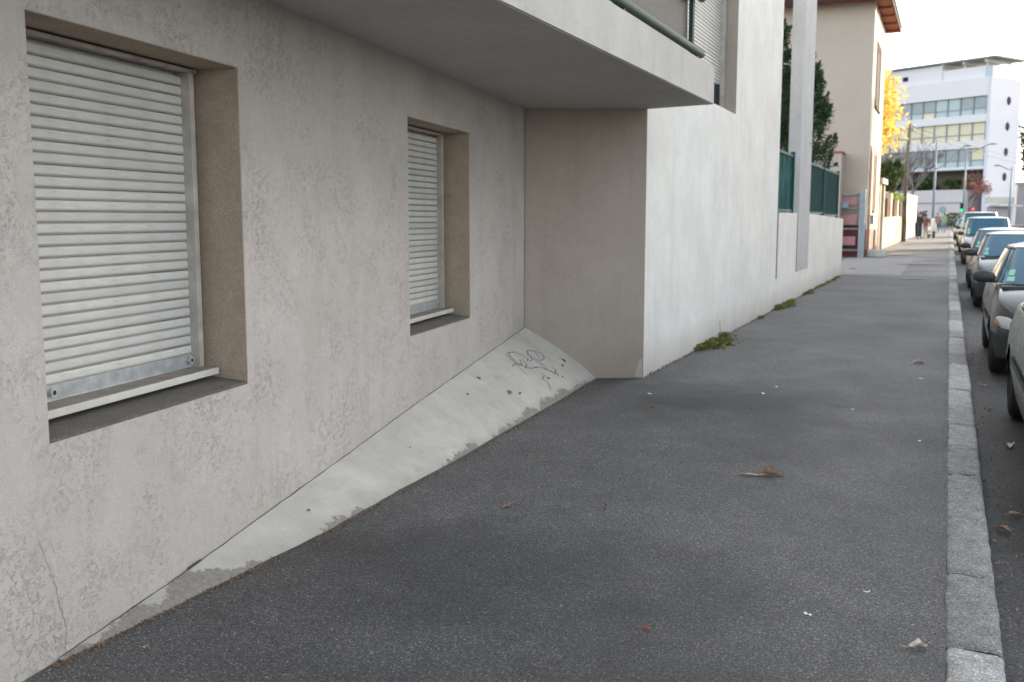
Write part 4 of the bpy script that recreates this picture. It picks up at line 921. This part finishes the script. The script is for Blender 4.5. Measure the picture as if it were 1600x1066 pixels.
car((.53+.83, 5.95, cz(6)), 4.35, 1.66, 1.42, (.20,.24,.195), 'pale grey-green hatchback nearest the camera, only its rear corner in view', metal=.3, hood=.85, fold=True)
car((kx+.83, 11.62, cz(12)), 3.80, 1.64, 1.44, (.03,.037,.032), 'dark grey-green small hatchback, second in the parked row', metal=.45)
car((kx+.86, 20.85, cz(21)), 4.0, 1.66, 1.47, (.09,.115,.125), 'blue-grey hatchback, third in the parked row', hood=1.05, metal=.5)
car((kx+.84, 26.5, cz(27)), 4.0, 1.66, 1.50, (.06,.065,.07), 'dark hatchback with a pale roof line, fourth in the parked row', metal=.3)
car((kx+.87, 39.6, cz(41)), 4.5, 1.74, 1.74, (.42,.45,.48), 'tall silver people carrier, fifth in the parked row', hood=1.0, wheel_r=.31, box=True, metal=.6, hood_z=1.0)
car((kx+.88, 50.5, cz(52)), 4.7, 1.80, 1.92, (.60,.60,.58), 'tall white van, sixth in the parked row', hood=.9, wheel_r=.32, box=True, metal=0, hood_z=1.05)
car((kx+.80, 62, cz(64)), 4.1, 1.68, 1.46, (.36,.34,.30), 'beige saloon car beyond the white van', metal=.3)
car((kx+.70, 76, cz(78)), 4.2, 1.70, 1.48, (.45,.47,.50), 'silver car farthest up the parked row', metal=.6)

# ------------------------------------------------------------------ small things on the ground
def leaf_mesh(k, L=.10, Wd=.05, curl=.4):
    rs = random.Random(k); b = MB()
    def fn(u, v):
        w = Wd*math.sin(math.pi*min(1, max(0, u)))**.7*(1+.25*math.sin(u*14+k)); x = (u-.5)*L; y = (v-.5)*w
        return (x, y*math.cos(curl*abs(v-.5)*3), .004+curl*.55*abs(v-.5)**1.5*w*4*(.6+.5*math.sin(u*5+k))+.006*math.sin(u*6+k)**2)
    b.grid(fn, 10, 6); b.tube([(-L/2, 0, .004), (-L*.78, .006, .005)], .0012, 4); return b
def ground_thing(name, bm, mat, loc, rz, label, cat, group=None):
    o = bm.build(name, mat, smooth=True); o.location = (loc[0], loc[1], wob(*loc)+.001); o.rotation_euler[2] = rz; return tag(o, label, cat, group)
LG = 'dry leaves fallen on the pavement'
ground_thing('fallen_leaf', leaf_mesh(1, .14, .12, .8), M['leaf'], (-.93, 6.22), .25, 'curled brown leaf in mid pavement, the biggest one, right end of a pair', 'leaf', LG)
ground_thing('fallen_leaf', leaf_mesh(2, .20, .05, .5), M['leaf'], (-1.05, 6.16), .25, 'thin shredded pale brown leaf touching the left side of the big curled leaf', 'leaf', LG)
ground_thing('fallen_leaf', leaf_mesh(3, .07, .045, .6), M['leaf'], (-2.18, 4.92), 1.0, 'small brown leaf on the asphalt below the plinth middle', 'leaf', LG)
ground_thing('fallen_leaf', leaf_mesh(4, .06, .035, .8), M['leaf'], (-1.67, 5.12), 2.0, 'small dull leaf alone in the middle of the near pavement', 'leaf', LG)
ground_thing('fallen_leaf', leaf_mesh(5, .075, .05, .5), M['paleleaf'], (-.03, 3.87), .4, 'pale torn leaf beside the kerb stones in the foreground', 'leaf', LG)
ground_thing('fallen_leaf', leaf_mesh(6, .17, .08, .5), M['paleleaf'], (-.23, 11.85), .3, 'pale flat leaf near the kerb level with the car wheels', 'leaf', LG)
ground_thing('fallen_leaf', leaf_mesh(7, .035, .022, .4), M['redbit'], (-1.01, 3.62), .3, 'tiny orange-red leaf scrap in the foreground asphalt', 'leaf', LG)
ground_thing('fallen_leaf', leaf_mesh(8, .05, .03, .5), M['leaf'], (-2.54, 6.09), .9, 'small brown leaf close to the bare edge of the plinth', 'leaf', LG)
ground_thing('fallen_leaf', leaf_mesh(9, .06, .04, .3), M['redbit'], (-2.25, 8.15), .6, 'small bright red leaf in front of the recess', 'leaf', LG)
ground_thing('fallen_leaf', leaf_mesh(10, .035, .022, .7), M['leaf'], (-2.68, 2.70), .2, 'dark brown leaf scrap by the foot of the wall at lower left', 'leaf', LG)
def road_leaf(k, x, y, s, m, label):
    o = leaf_mesh(k, s, s*.5, .5).build('fallen_leaf', M[m], smooth=True); o.location = (x, y, -.122); o.rotation_euler[2] = k; tag(o, label, 'leaf', 'dry leaves in the gutter')
road_leaf(11, .50, 8.3, .16, 'paleleaf', 'pale leaf in the gutter beside the near car wheel'); road_leaf(12, .36, 6.0, .10, 'leaf', 'brown leaf in the gutter of the foreground')
road_leaf(13, .44, 6.35, .09, 'leaf', 'dark clotted leaf in the gutter just past the foreground one'); road_leaf(14, .42, 9.9, .10, 'redbit', 'reddish leaf in the gutter by the second car')
road_leaf(15, .40, 11.3, .10, 'leaf', 'brown leaf in the gutter before the second car wheel')
def scrap(k, loc, s, label, cat='litter'):
    rs = random.Random(k); b = MB(); b.grid(lambda u, v: ((u-.5)*s, (v-.5)*s*.4, .004+.004*math.sin(u*7+k)), 3, 2); return ground_thing('paper_scrap', b, M['paper'], loc, rs.uniform(0, 3), label, cat, 'paper scraps on the asphalt')
for k, (x, y, s, l) in enumerate(((-.45, 4.03, .035, 'thin white paper scrap in the near right asphalt'), (-.25, 4.39, .03, 'small white scrap between the pale leaf and the curled leaf'), (-.18, 10.7, .06, 'white scrap near the kerb before the pale leaf'),
    (-.12, 7.63, .045, 'white scrap against the kerb stones mid way'), (-.67, 8.71, .035, 'tiny white scrap on the middle pavement'), (-1.5, 9.2, .06, 'faint white scrap past the dark patch'), (-2.45, 8.75, .05, 'white scrap in front of the building corner'), (-1.45, 9.6, .05, 'white scrap beyond the faint one'))):
    scrap(k, (x, y), s, l)
# specks of grit and litter along the wall foot and the kerb
rs = np.random.RandomState(5); n = 1500; yy = 2.45+rs.rand(n)**1.4*6.8
bx = np.array([np.interp(y, [2.5, 3.25, 4.2, 4.95, 6.0, 9.44], [-2.872, -2.86, -2.838, -2.882, -2.922, -3.183]) for y in yy]) + np.abs(rs.normal(size=n))*.022-.006
o = leafmesh('leaf_litter', np.stack([bx, yy, .004+rs.rand(n)*.006], 1), .0042, M['litter'], None, 3); tag(o, 'brown crumbs and leaf litter along the plinth foot', 'litter', kind='stuff')
n = 500; yy = rs.rand(n)*22+1.8; o = leafmesh('leaf_litter', np.stack([.265+np.abs(rs.normal(size=n))*.12, yy, -.122+rs.rand(n)*.006], 1), .007, M['litter'], None, 4); tag(o, 'dirt and leaf crumbs in the gutter along the kerb', 'litter', kind='stuff')
n = 500; yy = rs.rand(n)*18+2; o = leafmesh('leaf_litter', np.stack([.055-np.abs(rs.normal(size=n))*.012, yy, .004+rs.rand(n)*.003], 1), .0035, M['litter'], None, 6); tag(o, 'fine dirt in the joint between pavement and kerb', 'litter', kind='stuff')
n = 1500; yy = 9.75+rs.rand(n)*20; o = leafmesh('leaf_litter', np.stack([X0+np.abs(rs.normal(size=n))*.022, yy, .003+rs.rand(n)*.012], 1), .0065, M['grit'], None, 7); tag(o, 'dark dirt and moss along the foot of the white wall', 'litter', kind='stuff')
n = 70; xx = -2.7+rs.rand(n)*2.6; yy = 2.8+rs.rand(n)**1.3*14; o = leafmesh('pavement_grit', np.stack([xx, yy, np.array([wob(a, c) for a, c in zip(xx, yy)])+.003], 1), .0055, M['chips'], None, 9, 1.1); tag(o, 'tiny pale chips and crumbs scattered over the asphalt', 'grit', kind='stuff')
# weeds along the foot of the wall
def weed(y0, y1, n, h, w, label, seed, sprig=False):
    t = thing('weed', label, 'weed', (-2.70, (y0+y1)/2, 0), group='weeds along the wall foot'); rs = np.random.RandomState(seed); L = y1-y0
    cl = rs.rand(12, 2); k = rs.randint(0, 12, n); px = cl[k, 0]; 
    pts = np.stack([np.abs(rs.normal(size=n))*w*.5*np.sin(px*3.14)**.5-.05, (px-.5)*L+rs.normal(size=n)*L*.05, rs.rand(n)*h*(.4+.6*cl[k, 1])], 1)
    leafmesh('leaves', pts, .021, M['weed'], t, seed, 1.5)
    if sprig: b = MB(); b.tube([(0, .1, 0), (.02, .12, .15), (.0, .16, .27)], .003, 4); b.build('stalk', M['litter'], t)
weed(12.0, 13.6, 1200, .085, .24, 'largest green weed tuft at the foot of the white wall', 1, True)
weed(17.6, 19.9, 1100, .09, .16, 'green weed tuft below the concrete fin joint, second along the wall', 2)
weed(21.6, 22.8, 350, .06, .12, 'small weed tuft third along the wall foot', 3); weed(23.6, 28.5, 500, .05, .10, 'thin line of weeds at the far end of the low wall', 4)
weed(16.2, 16.5, 60, .04, .05, 'tiny dark weed between the two green tufts', 5)

# ------------------------------------------------------------------ houses across the street (outside the frame; they shade the street)
OPP_END = 72.
opp = thing('opposite_terrace', 'plain three-storey terrace across the road, outside the picture', 'building', (0, 0, 0))
b = MB(); b.box(15.5, 26, 14, OPP_END, -.1, 13.6); b.build('wall', M['cream'], opp)
b = MB(); b.box(15.1, 26.4, 13.6, OPP_END+.4, 13.6, 13.9); b.build('roof', M['tile'], opp)
for y in range(16, int(OPP_END)-1, 4):
    for z in (1, 4, 7, 10):
        b = MB(); b.box(15.47, 15.5, y, y+1.3, z, z+1.7); b.build('window', M['darkwin'], opp)
